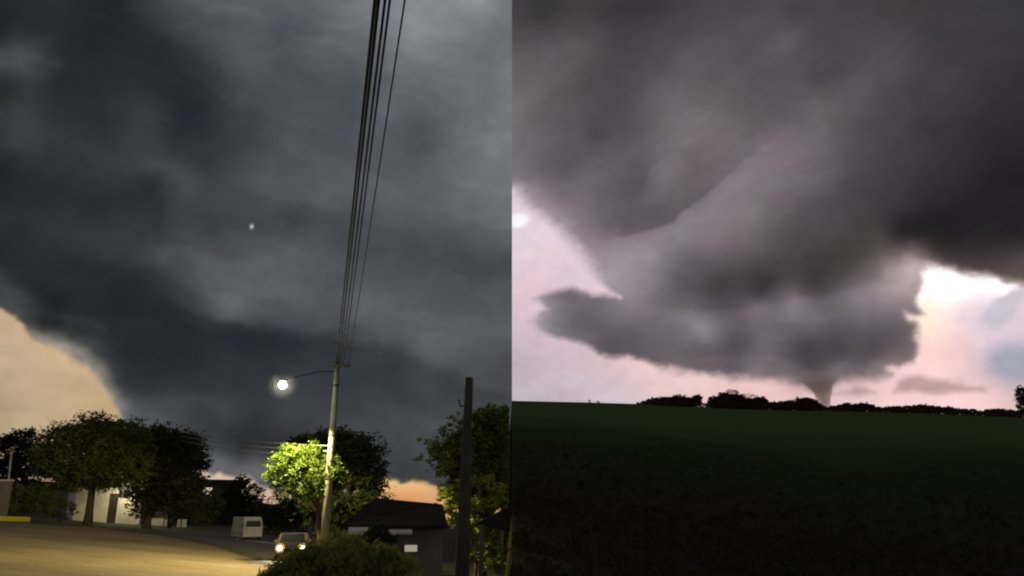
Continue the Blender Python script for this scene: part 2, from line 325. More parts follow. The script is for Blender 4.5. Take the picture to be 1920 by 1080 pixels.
    d, s, t = line_sd(u + 5 * fx + 8 * wx, v + 4 * fy + 6 * wy, [(1206,348),(1222,316),(1240,300)])
    east += (np.where(s < 0, -5, 5) * np.exp(-d / 14) * sstep(0, 4, d))[..., None]
    p = u * .80 - v * .60 + 50 * wx; q = u * .60 + v * .80 + 40 * wy
    up_ = sstep(560, 430, v)
    east = east * (1 + up_ * .06 * fbm(p / 190, q / 46, 141, 4, .55) + (1 - up_) * .06 * fbm(u / 120 + wx, v / 26 + wy, 151, 4, .6) + .035 * fbm(u / 60 + 2 * wx, v / 42 + 2 * wy, 161, 4, .6))[..., None]
    clear = Field(EAST_CLEAR, 30)(np.maximum(u + 6 * wx, 968), v + 5 * wy)
    puff = lambda *a: (blob(u + 7 * fx + 9 * wx, v + 5 * fy + 5 * wy, *a))[..., None]
    mix = lambda c, m, col: c + (np.array(col, float) - c) * np.clip(m, 0, 1)
    clear = mix(clear, 1.1 * sstep(.25, .75, puff(1874, 585, 44, 28, -25)), (197, 196, 201))
    clear = mix(clear, .9 * sstep(.2, .8, puff(1912, 560, 28, 18, -20)), (206, 200, 204))
    clear = mix(clear, .95 * sstep(.1, .9, puff(1905, 680, 62, 42, 8)), (163, 168, 177))
    clear = mix(clear, .7 * puff(1815, 605, 30, 18), (222, 211, 216))
    low = sstep(-9, 9, 1 - 0 * v)
    wisp = lambda poly, k, col: mix(clear, k * sstep(-9, 10, poly_sd(u + 6 * fx + 4 * wx, v + 4 * fy + 3 * wy, poly))[..., None], col)
    clear = wisp([(1676,736),(1684,714),(1700,707),(1722,702),(1745,708),(1768,712),(1800,720),(1840,726),(1846,732),(1800,736),(1760,739),(1715,737)], .9, (184, 156, 148))
    clear = wisp([(1565,736),(1590,732),(1605,722),(1622,724),(1640,738),(1610,740)], .85, (186, 158, 150))
    clear = wisp([(1478,730),(1500,720),(1522,726),(1520,734),(1490,736)], .35, (200, 172, 164))
    clear = mix(clear, .55 * puff(1790, 712, 22, 6), (214, 188, 180))
    clear = mix(clear, 1.0 * sstep(.2, .75, puff(968, 411, 24, 15, 8)), (262, 258, 260))
    g1 = fbm(u / 44, v / 34, 301, 4, .6); g2 = fbm(u / 44, v / 34, 311, 4, .6); rag = fbm(u / 90, v / 90, 321, 2)
    sd = poly_sd(u + 9 * g1 + 4 * wx, v + 8 * g2 + 4 * wy, STORM_OUTLINE) + 2.5 * fbm(u / 11, v / 8, 331, 3)
    soft = 7.5 + 5 * np.maximum(rag, 0) + 8 * sstep(1016, 996, u) * sstep(540, 570, v) + 9 * sstep(560, 500, v) * sstep(1180, 1120, u) + 5 * sstep(560, 520, v) * sstep(1700, 1760, u) + 4 * sstep(690, 705, v) * sstep(1720, 1700, u)
    m = sstep(-soft, soft * 1.3, sd)[..., None]
    rim = (np.exp(-np.maximum(sd, 0) / 14) * sstep(1640, 1720, u) * sstep(470, 520, v))[..., None] * np.array([30, 24, 18.])
    clear = clear * np.array([.925, .945, .955]) ** sstep(1690, 1600, u)[..., None]
    clear = mix(clear, .55 * puff(1742, 600, 26, 46, 8), (255, 243, 214))
    east = clear + (east + rim - clear) * m
    east = east * np.array([1.02, .985, 1.015])
    out = np.where((u < 960)[..., None], west, east)
    g = 1 + .035 * fbm(u / 60, v / 34, 5, 4, .6) + .02 * fbm(u / 17, v / 12, 15, 3)
    return np.clip(out * g[..., None], 0, 300)
# ---------------------------------------------------------------- the dome that carries the sky
def build_sky():
    RAD = 3200.0
    az = np.concatenate([np.arange(-180, -40, 4.0), np.arange(-40, 0, .1)[:-1], [-.1, -.008, .008, .1], np.arange(.2, 40, .1), np.arange(40, 180.1, 4.0)])
    az = np.unique(np.round(az, 4))
    el = np.concatenate([np.arange(-9, -3, .5), np.arange(-3, 39, .1), np.arange(39, 90.1, 3.0)])
    el = np.unique(np.round(np.minimum(el, 89.9), 4))
    A, E = np.meshgrid(np.radians(az), np.radians(el))
    dx = np.cos(E) * np.sin(A); dy = np.cos(E) * np.cos(A); dz = np.sin(E)
    fw = dy * math.cos(TH) + dz * math.sin(TH); up = -dy * math.sin(TH) + dz * math.cos(TH)
    fc = np.maximum(fw, .35)
    u = 960 + F * dx / fc; v = 540 - F * up / fc
    west = A < 0
    # outside the photographed part the same storm deck goes on, fading into grey with an added bright horizon
    uc = np.where(west, np.clip(np.abs(u), 0, 960 - 1e-3), np.clip(1920 - np.abs(1920 - u), 960, 1920)); vc = np.clip(np.abs(v), 0, 1080)
    col = sky_paint(uc, vc)
    far = np.sqrt(np.maximum(np.maximum(-u, u - 1920), 0) ** 2 + np.maximum(-v, 0) ** 2)
    k = np.maximum(sstep(30, 520, far), sstep(.62, .42, fw))
    n = fbm(A * 5, E * 9, 44, 4)
    glow = np.exp(-(np.maximum(E, 0) / .17) ** 2)  # horizon glow out of view, raised to brighten tornado and trees
    deck = np.stack([98 + 10 * n + 108 * glow, 96 + 10 * n + 84 * glow, 97 + 10 * n + 72 * glow], -1)
    col = col * (1 - k[..., None]) + deck * k[..., None]
    s = np.clip(col / 255.0, 0, 1.25)
    lin = np.where(s <= .04045, s / 12.92, ((s + .055) / 1.055) ** 2.4)
    nel, naz = A.shape
    V = np.stack([dx * RAD, dy * RAD, dz * RAD + EYE], -1).reshape(-1, 3)
    i = np.arange(nel - 1)[:, None] * naz + np.arange(naz - 1)[None, :]
    Fc = np.stack([i, i + naz, i + naz + 1, i + 1], -1).reshape(-1, 4)
    m = bpy.data.materials.new('storm_sky'); m.use_nodes = True; nt = m.node_tree; nt.nodes.clear()
    at_ = nt.nodes.new('ShaderNodeAttribute'); at_.attribute_name = 'sky_colour'
    geo = nt.nodes.new('ShaderNodeNewGeometry'); nz = nt.nodes.new('ShaderNodeTexNoise')
    nz.inputs['Scale'].default_value = .012; nz.inputs['Detail'].default_value = 5.0
    nt.links.new(geo.outputs['Position'], nz.inputs['Vector'])
    mr = nt.nodes.new('ShaderNodeMapRange'); mr.inputs['To Min'].default_value = .95; mr.inputs['To Max'].default_value = 1.05
    nt.links.new(nz.outputs['Fac'], mr.inputs['Value'])
    e = nt.nodes.new('ShaderNodeEmission'); o = nt.nodes.new('ShaderNodeOutputMaterial')
    nt.links.new(at_.outputs['Color'], e.inputs[0]); nt.links.new(mr.outputs[0], e.inputs[1]); nt.links.new(e.outputs[0], o.inputs[0])
    m.cycles.emission_sampling = 'NONE'
    ob = mesh_np('sky', V, Fc, m, smooth=True); ob['kind'] = 'structure'
    a = ob.data.attributes.new('sky_colour', 'FLOAT_COLOR', 'POINT')
    a.data.foreach_set('color', np.concatenate([lin.reshape(-1, 3), np.ones((nel * naz, 1))], 1).astype(np.float32).ravel())
build_sky()

# ================================================================ GROUND
M = {}
M['earth'] = mat('verge_earth', (.05, .045, .028), .95, (.075, .07, .035), .35, 6, bump=.4)
M['yard'] = mat('dusty_yard', (.14, .108, .058), .95, (.235, .185, .105), .16, 9, bump=.3)
def add_ruts(m):
    nt = m.node_tree; b_ = nt.nodes['Principled BSDF']; tc = nt.nodes.new('ShaderNodeTexCoord'); src = b_.inputs['Base Color'].links[0].from_socket
    mp = nt.nodes.new('ShaderNodeMapping'); mp.inputs['Rotation'].default_value = (0, 0, R(-33)); mp.inputs['Scale'].default_value = (.05, 1.1, 1); nt.links.new(tc.outputs['Object'], mp.inputs[0])
    n1 = nt.nodes.new('ShaderNodeTexNoise'); n1.inputs['Scale'].default_value = .9; n1.inputs['Detail'].default_value = 6; nt.links.new(mp.outputs[0], n1.inputs['Vector'])
    n2 = nt.nodes.new('ShaderNodeTexNoise'); n2.inputs['Scale'].default_value = 6.0; n2.inputs['Detail'].default_value = 6; nt.links.new(tc.outputs['Object'], n2.inputs['Vector'])
    ad = nt.nodes.new('ShaderNodeMath'); ad.operation = 'ADD'; nt.links.new(n1.outputs['Fac'], ad.inputs[0]); nt.links.new(n2.outputs['Fac'], ad.inputs[1])
    mr = nt.nodes.new('ShaderNodeMapRange'); mr.inputs['From Min'].default_value = .75; mr.inputs['From Max'].default_value = 1.25; mr.inputs['To Min'].default_value = .66; mr.inputs['To Max'].default_value = 1.15
    nt.links.new(ad.outputs[0], mr.inputs['Value'])
    vm = nt.nodes.new('ShaderNodeVectorMath'); vm.operation = 'SCALE'; nt.links.new(src, vm.inputs[0]); nt.links.new(mr.outputs[0], vm.inputs['Scale']); nt.links.new(vm.outputs[0], b_.inputs['Base Color'])
add_ruts(M['yard'])
M['asphalt'] = mat('asphalt', (.07, .068, .066), .85, (.1, .097, .09), .6, 6, bump=.2)
M['verge'] = mat('verge_grass', (.05, .055, .02), .95, (.085, .07, .04), .7, 6, bump=.4)
M['kerb'] = mat('kerb_paint', (.8, .64, .04), .7, (.6, .47, .06), 2.0, 5)
M['concrete'] = mat('pole_concrete', (.2, .2, .15), .85, (.28, .275, .21), 2.2, 6, bump=.15)
M['old_wood'] = mat('pole_wood', (.05, .05, .042), .95, (.085, .082, .068), 3, 6, bump=.3)
M['dark_metal'] = mat('dark_metal', (.07, .07, .07), .5, metal=.6)
M['wire'] = mat('wire_black', (.015, .015, .017), .6)
M['wire_grey'] = mat('wire_grey', (.3, .3, .28), .5)
M['bark'] = mat('bark', (.055, .042, .03), .95, (.1, .08, .055), 5, 5, bump=.5)
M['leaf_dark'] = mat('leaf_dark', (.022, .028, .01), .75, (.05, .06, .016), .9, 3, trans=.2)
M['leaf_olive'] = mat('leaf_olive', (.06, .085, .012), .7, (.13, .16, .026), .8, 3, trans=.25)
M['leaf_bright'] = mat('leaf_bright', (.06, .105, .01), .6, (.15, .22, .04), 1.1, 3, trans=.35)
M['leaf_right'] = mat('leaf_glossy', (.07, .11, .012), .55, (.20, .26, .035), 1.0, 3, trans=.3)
M['leaf_lit'] = mat('leaf_lamplit', (.17, .23, .024), .55, (.36, .43, .07), 1.3, 3, trans=.3)  # leaf colour brightened so the foliage looks lamp lit
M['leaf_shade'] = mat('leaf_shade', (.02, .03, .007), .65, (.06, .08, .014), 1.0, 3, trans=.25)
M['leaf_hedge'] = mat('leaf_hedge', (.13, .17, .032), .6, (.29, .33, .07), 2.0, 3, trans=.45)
M['leaf_ridge'] = mat('leaf_ridge', (.085, .046, .034), .85, (.12, .068, .045), .6, 3, trans=.35)
M['white_wall'] = mat('whitewash', (.72, .7, .62), .9, (.58, .55, .47), .9, 6)
M['pale_wall'] = mat('pale_plaster', (.22, .21, .18), .9, (.15, .14, .12), .8, 6)
M['roof'] = mat('dark_roof', (.02, .018, .018), .85, (.035, .03, .028), 2, 5, bump=.3, spec=0.0)
M['glass'] = mat('dark_glass', (.02, .022, .025), .08, spec=.6)
M['white_paint'] = mat('white_paint', (.46, .46, .42), .5, (.3, .29, .26), 2.2, 3, spec=.5)
M['grey_paint'] = mat('grey_paint', (.12, .1, .085), .35, spec=.5)
M['silver_paint'] = mat('silver_paint', (.42, .41, .38), .35, spec=.5)
M['rubber'] = mat('rubber', (.02, .02, .02), .9)
M['window_lit'] = emit('lit_window', (1.0, .86, .62), 1.1)
M['window_dim'] = emit('dim_window', (1.0, .9, .66), .34)
M['headlight'] = emit('headlight', (1.0, .82, .52), 9.0)
M['headlight_halo'] = emit('halo_glow', (1.0, .55, .2), .75)  # emissive orange standing in for the glow round the headlights
M['lamp_bowl'] = emit('lamp_bowl', (1.0, .98, .72), 220.0)
M['wall_lamp'] = emit('wall_lamp', (1.0, .93, .75), 2.2)

def sheet(name, pts, lift, m, kind='structure', sub=1):
    mb = MB(); mb.add([(p.x, p.y, gz(p.x, p.y) + lift) for p in pts], [tuple(range(len(pts)))])
    o = mb.build(name, m)
    if kind: o['kind'] = kind
    return o
# one wide sheet under the street side, out to the foot of the sky
def quadpts(x0, y0, x1, y1): return [Vector((x0, y0, 0)), Vector((x1, y0, 0)), Vector((x1, y1, 0)), Vector((x0, y1, 0))]
sheet('ground', quadpts(-2600, -2600, 0, 2600), 0.0, M['earth'])
G = ground
edge = [(-90, 974), (0, 978), (60, 982), (180, 988), (300, 1003), (400, 1023), (490, 1054), (560, 1085)]
pts = [G(*e) for e in edge] + [Vector((-6.0, 22.0, 0)), Vector((-1.2, 6.0, 0)), Vector((-1.0, -25, 0)), Vector((-75, -25, 0))]
sheet('yard', pts[::-1], .004, M['yard'])
top = [(225, 990), (300, 993), (370, 997), (430, 1003), (530, 1014), (640, 1024)]
bot = [(225, 996), (300, 1001), (370, 1013), (430, 1026), (530, 1058), (640, 1094)]
sheet('road', [G(*e) for e in bot] + [G(*e) for e in top[::-1]], .008, M['asphalt'])
a, b = G(440, 1009), G(640, 1034); c, d = G(640, 1037), G(440, 1011)
sheet('road_marking', [d, c, b, a], .013, mat('road_paint', (.45, .43, .38), .8, (.3, .29, .26), 2, 4))
# pale worn verge beside the road
sheet('verge', [G(*e) for e in [(60, 983), (180, 989), (300, 1004), (400, 1024), (490, 1055), (560, 1086)]] + [G(*e) for e in [(600, 1088), (530, 1059), (430, 1027), (370, 1014), (300, 1002), (225, 993), (150, 979), (60, 975)]], .012, M['verge'])

# hillside field to the right: climbs from the street corner to the ridge with the tree line
RIDGE_Y = 420.0
ridge_px = [(960, 751.5), (1100, 754.5), (1200, 757.5), (1320, 764), (1440, 768), (1700, 773.5), (1920, 782), (2400, 800)]
RX = []; RZ = []
for px, py in ridge_px:
    p = at(px, py, RIDGE_Y); RX.append(p.x / RIDGE_Y); RZ.append(p.z)
def ridge_z(q): return np.interp(q, RX, RZ)
def field_z(x, y):
    x = np.asarray(x, float); y = np.asarray(y, float)
    yy = np.maximum(y, .01); q = np.clip(x / yy, -.2, 1.2)
    base = gz(np.minimum(x, 40), np.minimum(y, 40.))
    t = np.clip((y - 9.0) / (RIDGE_Y - 9.0), 0, 1)
    rz = ridge_z(q)
    z = base * (1 - t) + rz * t
    z = z + np.where(y > RIDGE_Y, -(y - RIDGE_Y) * .10 - 1.5 * sstep(0, 25, y - RIDGE_Y), 0)
    bumpz = (.16 * fbm(x / 9, y / 9, 201, 3) + .5 * fbm(x / 60, y / 60, 211, 3)) * sstep(12, 60, y) * sstep(RIDGE_Y - 4, RIDGE_Y - 90, y)
    return z + bumpz
ys = np.concatenate([np.linspace(-2600, -40, 8), np.linspace(-20, 60, 60), np.linspace(62, 300, 70), np.linspace(304, 418, 50), [420.0, 422.0, 426.0, 432.0, 440.0], np.linspace(450, 2600, 14)])
xs = np.concatenate([[0], np.geomspace(.6, 2600, 150)])
X, Y = np.meshgrid(xs, ys); Z = field_z(X, Y)
ny, nx = X.shape; i = np.arange(ny - 1)[:, None] * nx + np.arange(nx - 1)[None, :]
mf = bpy.data.materials.new('field_crop'); mf.use_nodes = True; nt = mf.node_tree; bs = nt.nodes['Principled BSDF']
bs.inputs['Roughness'].default_value = .9; bs.inputs['Specular IOR Level'].default_value = 0.0
tc = nt.nodes.new('ShaderNodeTexCoord'); nz = nt.nodes.new('ShaderNodeTexNoise'); nz.inputs['Scale'].default_value = .05; nz.inputs['Detail'].default_value = 8
nz2 = nt.nodes.new('ShaderNodeTexNoise'); nz2.inputs['Scale'].default_value = 1.7; nz2.inputs['Detail'].default_value = 5
sp = nt.nodes.new('ShaderNodeSeparateXYZ'); ad = nt.nodes.new('ShaderNodeMath'); ad.operation = 'MULTIPLY_ADD'; ad.inputs[1].default_value = 90.0
nt.links.new(tc.outputs['Object'], nz.inputs['Vector']); nt.links.new(tc.outputs['Object'], nz2.inputs['Vector']); nt.links.new(tc.outputs['Object'], sp.inputs[0])
nt.links.new(nz.outputs['Fac'], ad.inputs[0]); nt.links.new(sp.outputs['Y'], ad.inputs[2])
mr = nt.nodes.new('ShaderNodeMapRange'); mr.inputs['From Min'].default_value = 55; mr.inputs['From Max'].default_value = 230
nt.links.new(ad.outputs[0], mr.inputs['Value'])
# bare reddish soil low on the slope, young green crop above it
rp = nt.nodes.new('ShaderNodeValToRGB'); els = rp.color_ramp.elements
els[0].position = 0; els[0].color = (.040, .027, .031, 1); els[1].position = 1; els[1].color = (.074, .122, .046, 1)
e2 = els.new(.45); e2.color = (.034, .05, .021, 1)
nt.links.new(mr.outputs[0], rp.inputs['Fac'])
ml = nt.nodes.new('ShaderNodeMix'); ml.data_type = 'RGBA'; ml.blend_type = 'MULTIPLY'; ml.inputs['Factor'].default_value = .55
nt.links.new(rp.outputs['Color'], ml.inputs[6])
r2 = nt.nodes.new('ShaderNodeValToRGB'); r2.color_ramp.elements[0].color = (.45, .45, .45, 1); r2.color_ramp.elements[1].color = (1.3, 1.3, 1.3, 1)
nt.links.new(nz2.outputs['Fac'], r2.inputs['Fac']); nt.links.new(r2.outputs['Color'], ml.inputs[7]); nt.links.new(ml.outputs[2], bs.inputs['Base Color'])
bp = nt.nodes.new('ShaderNodeBump'); bp.inputs['Strength'].default_value = .5; bp.inputs['Distance'].default_value = .2
nt.links.new(nz2.outputs['Fac'], bp.inputs['Height']); nt.links.new(bp.outputs['Normal'], bs.inputs['Normal'])
mesh_np('field', np.stack([X, Y, Z], -1).reshape(-1, 3), np.stack([i, i + 1, i + nx + 1, i + nx], -1).reshape(-1, 4), mf, smooth=True)['kind'] = 'structure'
# the cut earth bank where the hillside meets the street ground
by = ys[(ys > -45)]; bx = -np.clip(.012 * by, 0.02, 5.0)
zt = field_z(np.zeros_like(by), by); zb = gz(bx, by) - .3
V = np.concatenate([np.stack([np.zeros_like(by), by, zt], -1), np.stack([bx, by, np.minimum(zb, zt - .02)], -1)]); n = len(by)
k = np.arange(n - 1)
mesh_np('earth_bank', V, np.stack([k, k + 1, k + n + 1, k + n], -1), mat('bank_turf', (.022, .024, .012), .95, (.04, .038, .02), .8, 6, bump=.4, spec=0.0))['kind'] = 'structure'

# ================================================================ FOLIAGE
def leaves(name, clumps, per, size, m, parent=None, seed=1, spread=None, long=1.7, droop=0.0, keep=None):
    """leaf-sized folded faces gathered in clumps: clumps (n,4) of x, y, z, radius"""
    g = np.random.default_rng(seed); cl = np.asarray(clumps, float)
    cnt = np.maximum(2, (per * (cl[:, 3] / cl[:, 3].mean()) ** 2 * g.uniform(.5, 1.5, len(cl))).astype(int))
    idx = np.repeat(np.arange(len(cl)), cnt); n = len(idx)
    c = cl[idx, :3] + g.normal(0, 1, (n, 3)) * cl[idx, 3:4] * np.array([.62, .62, .45])
    d = g.normal(0, 1, (n, 3)); d[:, 2] = d[:, 2] * .6 - droop; d /= np.linalg.norm(d, axis=1)[:, None]
    s = np.cross(d, g.normal(0, 1, (n, 3))); s /= np.linalg.norm(s, axis=1)[:, None]
    nn = np.cross(d, s)
    L = (size * g.uniform(.6, 1.4, n))[:, None]; W = L / long
    V = np.stack([c - d * L, c + s * W * .5 + nn * W * .22, c + d * L, c - s * W * .5 + nn * W * .22], 1)
    if keep is not None: V = V[keep(V)]
    n = len(V); i = np.arange(n)[:, None] * 4
    Fc = np.concatenate([i + np.array([0, 1, 2]), i + np.array([0, 2, 3])], 0)
    return mesh_np(name, V.reshape(-1, 3), Fc, m, parent)
def lobe_clumps(lobes, per_area, Y, base, seed=1, dep=.85, csize=.16):
    """lobes (px, py, rx, ry) seen at Y metres -> clumps around base, on the outer shell of each lobe"""
    g = np.random.default_rng(seed); out = []
    for L in lobes:
        px, py, rx, ry = L[:4]; yy = Y + (L[4] if len(L) > 4 else 0)
        p = at(px, py, yy) - base; un = unit(px, py, yy); a, b = rx * un, ry * un
        n = max(4, int(per_area * rx * ry / 400.0))
        d = g.normal(0, 1, (n, 3)); d /= np.linalg.norm(d, axis=1)[:, None]
        r = g.uniform(.25, 1.0, n) ** .45
        r *= 1 + .2 * np.sin(d[:, 0] * 5 + px) * np.sin(d[:, 2] * 6 + py)
        spr = g.random(n) < .10; r = np.where(spr, g.uniform(1.02, 1.22, n), r)
        q = d * r[:, None] * np.array([a, min(a, b * 1.4) * dep, b])
        rad = (a * b) ** .5 * csize * g.uniform(.5, 1.7, n) * np.where(spr, .6, 1)
        out.append(np.concatenate([q + np.array(p), rad[:, None]], 1))
    return np.concatenate(out)
def tree(name, label, base_px, Y, lobes, m, per_area=14, per=14, leaf=.2, seed=1, trunk_w=.22, limbs=5, group=None, trunk_to=None, keep=None, csize=.16, dep=.85, droop=.15):
    base = gpt(base_px, Y); t = thing(name, label, 'tree', base, 0, group)
    cl = lobe_clumps(lobes, per_area, Y, base, seed, dep, csize)
    leaves('crown', cl, per, leaf, m, t, seed + 5, droop=droop, keep=(lambda V: keep(V + np.array(base))) if keep else None)
    g = random.Random(seed); cen = Vector(cl[:, :3].mean(0)); zmin = cl[:, 2].min()
    fork = Vector((cen.x * .25, cen.y * .2, max(1.2, zmin * .55 + cen.z * .25)))
    mb = MB(); h = fork
    mb.tube([(0, 0, -.2), Vector((h.x * .2, h.y * .2, h.z * .35)), Vector((h.x * .6, h.y * .6, h.z * .7)), h], [trunk_w * 1.35, trunk_w, trunk_w * .9, trunk_w * .85], 9)
    for k in range(limbs):
        e = Vector(cl[g.randrange(len(cl)), :3]); mid = h.lerp(e, .45) + Vector((g.uniform(-.2, .2), g.uniform(-.2, .2), g.uniform(.0, .4)))
        mb.tube([h - Vector((0, 0, .15)), mid, h.lerp(e, .92)], [trunk_w * .6, trunk_w * .38, trunk_w * .1], 6)
    mb.build('trunk', M['bark'], t, True)
    return t
WEST_ONLY = lambda V: (V[:, :, 0] < -.002 * V[:, :, 1] - .02).all(1)

# young crop standing in the field: tufts nobody could count
g = np.random.default_rng(61); n_ = 16000; yy = 9 + 330 * g.random(n_) ** 2.2; qq = g.uniform(.004, .86, n_); ok = g.random(n_) > sstep(15, 110, yy); yy = yy[ok]; qq = qq[ok]; n_ = len(yy); xx = qq * yy
tuft = np.stack([xx, yy, field_z(xx, yy) + .12, g.uniform(.08, .16, n_) + yy * .0016], 1)
M['crop'] = mat('crop_leaf', (.024, .026, .016), .95, (.046, .056, .026), .06, 3, spec=0.0)
leaves('crop', tuft, 5, .19, M['crop'], None, 62, long=3.2, droop=-1.0)['kind'] = 'stuff'
# ---- broad tree on the left and its dark neighbour
tree('broad_tree', 'broad dim green tree with domed crown in front of the white house', 164, 62,
     [(165, 850, 74, 58), (120, 842, 50, 45), (215, 842, 60, 55), (175, 812, 52, 34), (230, 880, 55, 42), (95, 860, 34, 40), (150, 885, 60, 34), (255, 855, 32, 40)],
     M['leaf_olive'], 26, 16, .2, 3, .3, 7)
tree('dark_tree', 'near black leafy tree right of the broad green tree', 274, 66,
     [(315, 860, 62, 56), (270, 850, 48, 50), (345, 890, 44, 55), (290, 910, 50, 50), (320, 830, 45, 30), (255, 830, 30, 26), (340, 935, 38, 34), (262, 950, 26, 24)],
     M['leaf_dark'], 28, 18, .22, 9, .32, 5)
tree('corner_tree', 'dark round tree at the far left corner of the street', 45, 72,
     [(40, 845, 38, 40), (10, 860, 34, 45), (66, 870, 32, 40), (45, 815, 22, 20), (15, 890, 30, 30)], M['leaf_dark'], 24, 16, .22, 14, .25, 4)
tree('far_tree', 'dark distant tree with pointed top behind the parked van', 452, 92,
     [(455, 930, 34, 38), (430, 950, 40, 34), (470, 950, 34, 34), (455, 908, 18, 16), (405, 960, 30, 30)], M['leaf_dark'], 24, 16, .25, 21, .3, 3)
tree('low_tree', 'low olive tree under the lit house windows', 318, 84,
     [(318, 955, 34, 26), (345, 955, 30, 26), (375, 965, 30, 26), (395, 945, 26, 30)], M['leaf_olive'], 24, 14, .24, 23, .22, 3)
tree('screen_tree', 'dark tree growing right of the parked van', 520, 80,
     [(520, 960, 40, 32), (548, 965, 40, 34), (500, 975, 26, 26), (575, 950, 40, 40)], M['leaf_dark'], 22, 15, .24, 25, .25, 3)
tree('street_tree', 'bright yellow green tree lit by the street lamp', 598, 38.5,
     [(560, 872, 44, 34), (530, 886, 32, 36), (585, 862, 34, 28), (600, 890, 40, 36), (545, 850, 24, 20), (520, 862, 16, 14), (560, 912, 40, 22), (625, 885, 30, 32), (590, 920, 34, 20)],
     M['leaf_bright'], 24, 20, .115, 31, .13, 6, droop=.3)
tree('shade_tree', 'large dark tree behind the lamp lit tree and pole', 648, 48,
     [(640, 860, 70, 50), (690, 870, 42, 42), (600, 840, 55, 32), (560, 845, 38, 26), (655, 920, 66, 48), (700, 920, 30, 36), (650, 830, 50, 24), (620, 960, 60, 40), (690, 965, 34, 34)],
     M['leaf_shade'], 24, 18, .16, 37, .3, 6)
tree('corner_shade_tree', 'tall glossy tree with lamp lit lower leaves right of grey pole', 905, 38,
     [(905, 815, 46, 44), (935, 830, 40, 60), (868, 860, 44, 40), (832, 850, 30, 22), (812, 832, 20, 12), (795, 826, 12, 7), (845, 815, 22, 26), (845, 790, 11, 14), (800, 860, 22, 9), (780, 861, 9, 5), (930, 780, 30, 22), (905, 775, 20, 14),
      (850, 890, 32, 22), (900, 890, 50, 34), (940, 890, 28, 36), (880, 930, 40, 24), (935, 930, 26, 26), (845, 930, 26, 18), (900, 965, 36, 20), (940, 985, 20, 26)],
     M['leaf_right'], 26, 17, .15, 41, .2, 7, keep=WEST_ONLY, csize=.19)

tree('sapling', 'leafy sapling coloured yellow green as if lamp lit under the corner tree', 890, 36.6,
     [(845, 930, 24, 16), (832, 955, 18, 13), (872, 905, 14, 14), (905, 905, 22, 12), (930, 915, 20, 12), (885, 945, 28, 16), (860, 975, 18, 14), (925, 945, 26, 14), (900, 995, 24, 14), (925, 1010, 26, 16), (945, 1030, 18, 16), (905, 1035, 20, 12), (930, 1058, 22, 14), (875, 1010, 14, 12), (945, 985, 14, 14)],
     M['leaf_lit'], 36, 13, .15, 43, .08, 7, keep=WEST_ONLY, csize=.24)  # added foliage, lamp light put into its brightened leaf colour
# ---- low shrubs
def shrub(name, label, cat, px, Y, lobes, m, seed, leaf=.1, per_area=20, per=16, group=None, upright=0.0, keep=None):
    base = gpt(px, Y); t = thing(name, label, cat, base, 0, group)
    cl = lobe_clumps(lobes, per_area, Y, base, seed, .9)
    leaves('foliage', cl, per, leaf, m, t, seed + 3, droop=-upright, long=2.2, keep=(lambda V: keep(V + np.array(base))) if keep else None)
    mb = MB(); g = random.Random(seed)
    for k in range(6):
        e = Vector(cl[g.randrange(len(cl)), :3]); mb.tube([(g.uniform(-.1, .1), g.uniform(-.1, .1), -.1), e * .5, e * .95], [.035, .025, .01], 5)
    mb.build('stem', M['bark'], t)
    return t
shrub('hedge_bush', 'large dark green bush with upright leaves in the street foreground', 'bush', 630, 13.0,
      [(630, 1080, 70, 66), (560, 1100, 60, 62), (700, 1085, 60, 60), (755, 1095, 40, 46), (510, 1120, 46, 50), (600, 1050, 30, 34), (660, 1050, 34, 36), (560, 1062, 24, 26), (720, 1056, 26, 26), (500, 1092, 20, 24)],
      M['leaf_hedge'], 51, .062, 24, 20, upright=1.1)
shrub('garden_shrub', 'small olive shrub beside the yellow kerb', 'shrub', 62, 60, [(60, 935, 40, 26), (35, 940, 30, 26), (85, 945, 30, 22), (10, 938, 24, 28), (-10, 945, 24, 24)], M['leaf_olive'], 55, .16)
shrub('wall_shrub', 'low dim shrub between kerb and white house', 'shrub', 112, 63, [(110, 950, 26, 22), (95, 960, 20, 14), (125, 958, 18, 16)], M['leaf_olive'], 57, .16)
shrub('porch_shrub', 'round dark shrub in front of the pale house wall', 'shrub', 712, 19, [(708, 1000, 24, 17), (726, 1008, 20, 16), (695, 1010, 16, 14)], M['leaf_dark'], 59, .09)
# ================================================================ POLES, LAMP, WIRES
PY = 38.0
foot = gpt(604, PY); head = at(634, 670, PY); L = head - foot
pole = thing('utility_pole', 'pale concrete utility pole carrying the street lamp beside the lit tree', 'utility pole', foot)
ax = lambda t: Vector((L.x * t, L.y * t, L.z * t))
mb = MB(); mb.tube([ax(-.03), ax(.5), ax(1)], [.235, .18, .13], 14); mb.build('pole_shaft', M['concrete'], pole, True)
mb = MB()
for t in (.42, .62, .86):
    mb = MB(); mb.tube([ax(t - .006), ax(t + .006)], [.235 - .11 * t + .015] * 2, 14); mb.build('steel_band', M['dark_metal'], pole)
cz = .955
mb = MB(); mb.box((ax(cz).x - .16, -.19, ax(cz).z - .06), (ax(cz).x + .66, -.07, ax(cz).z + .06)); mb.build('crossarm', M['old_wood'], pole)
INS = [-.06, .05, .18, .32, .58]
for q in INS:
    mb = MB(); p = Vector((ax(cz).x + q, -.13, ax(cz).z + .06))
    mb.tube([p, p + Vector((0, 0, .05)), p + Vector((0, 0, .1)), p + Vector((0, 0, .16))], [.03, .055, .04, .03], 8); mb.build('insulator', M['dark_metal'], pole)
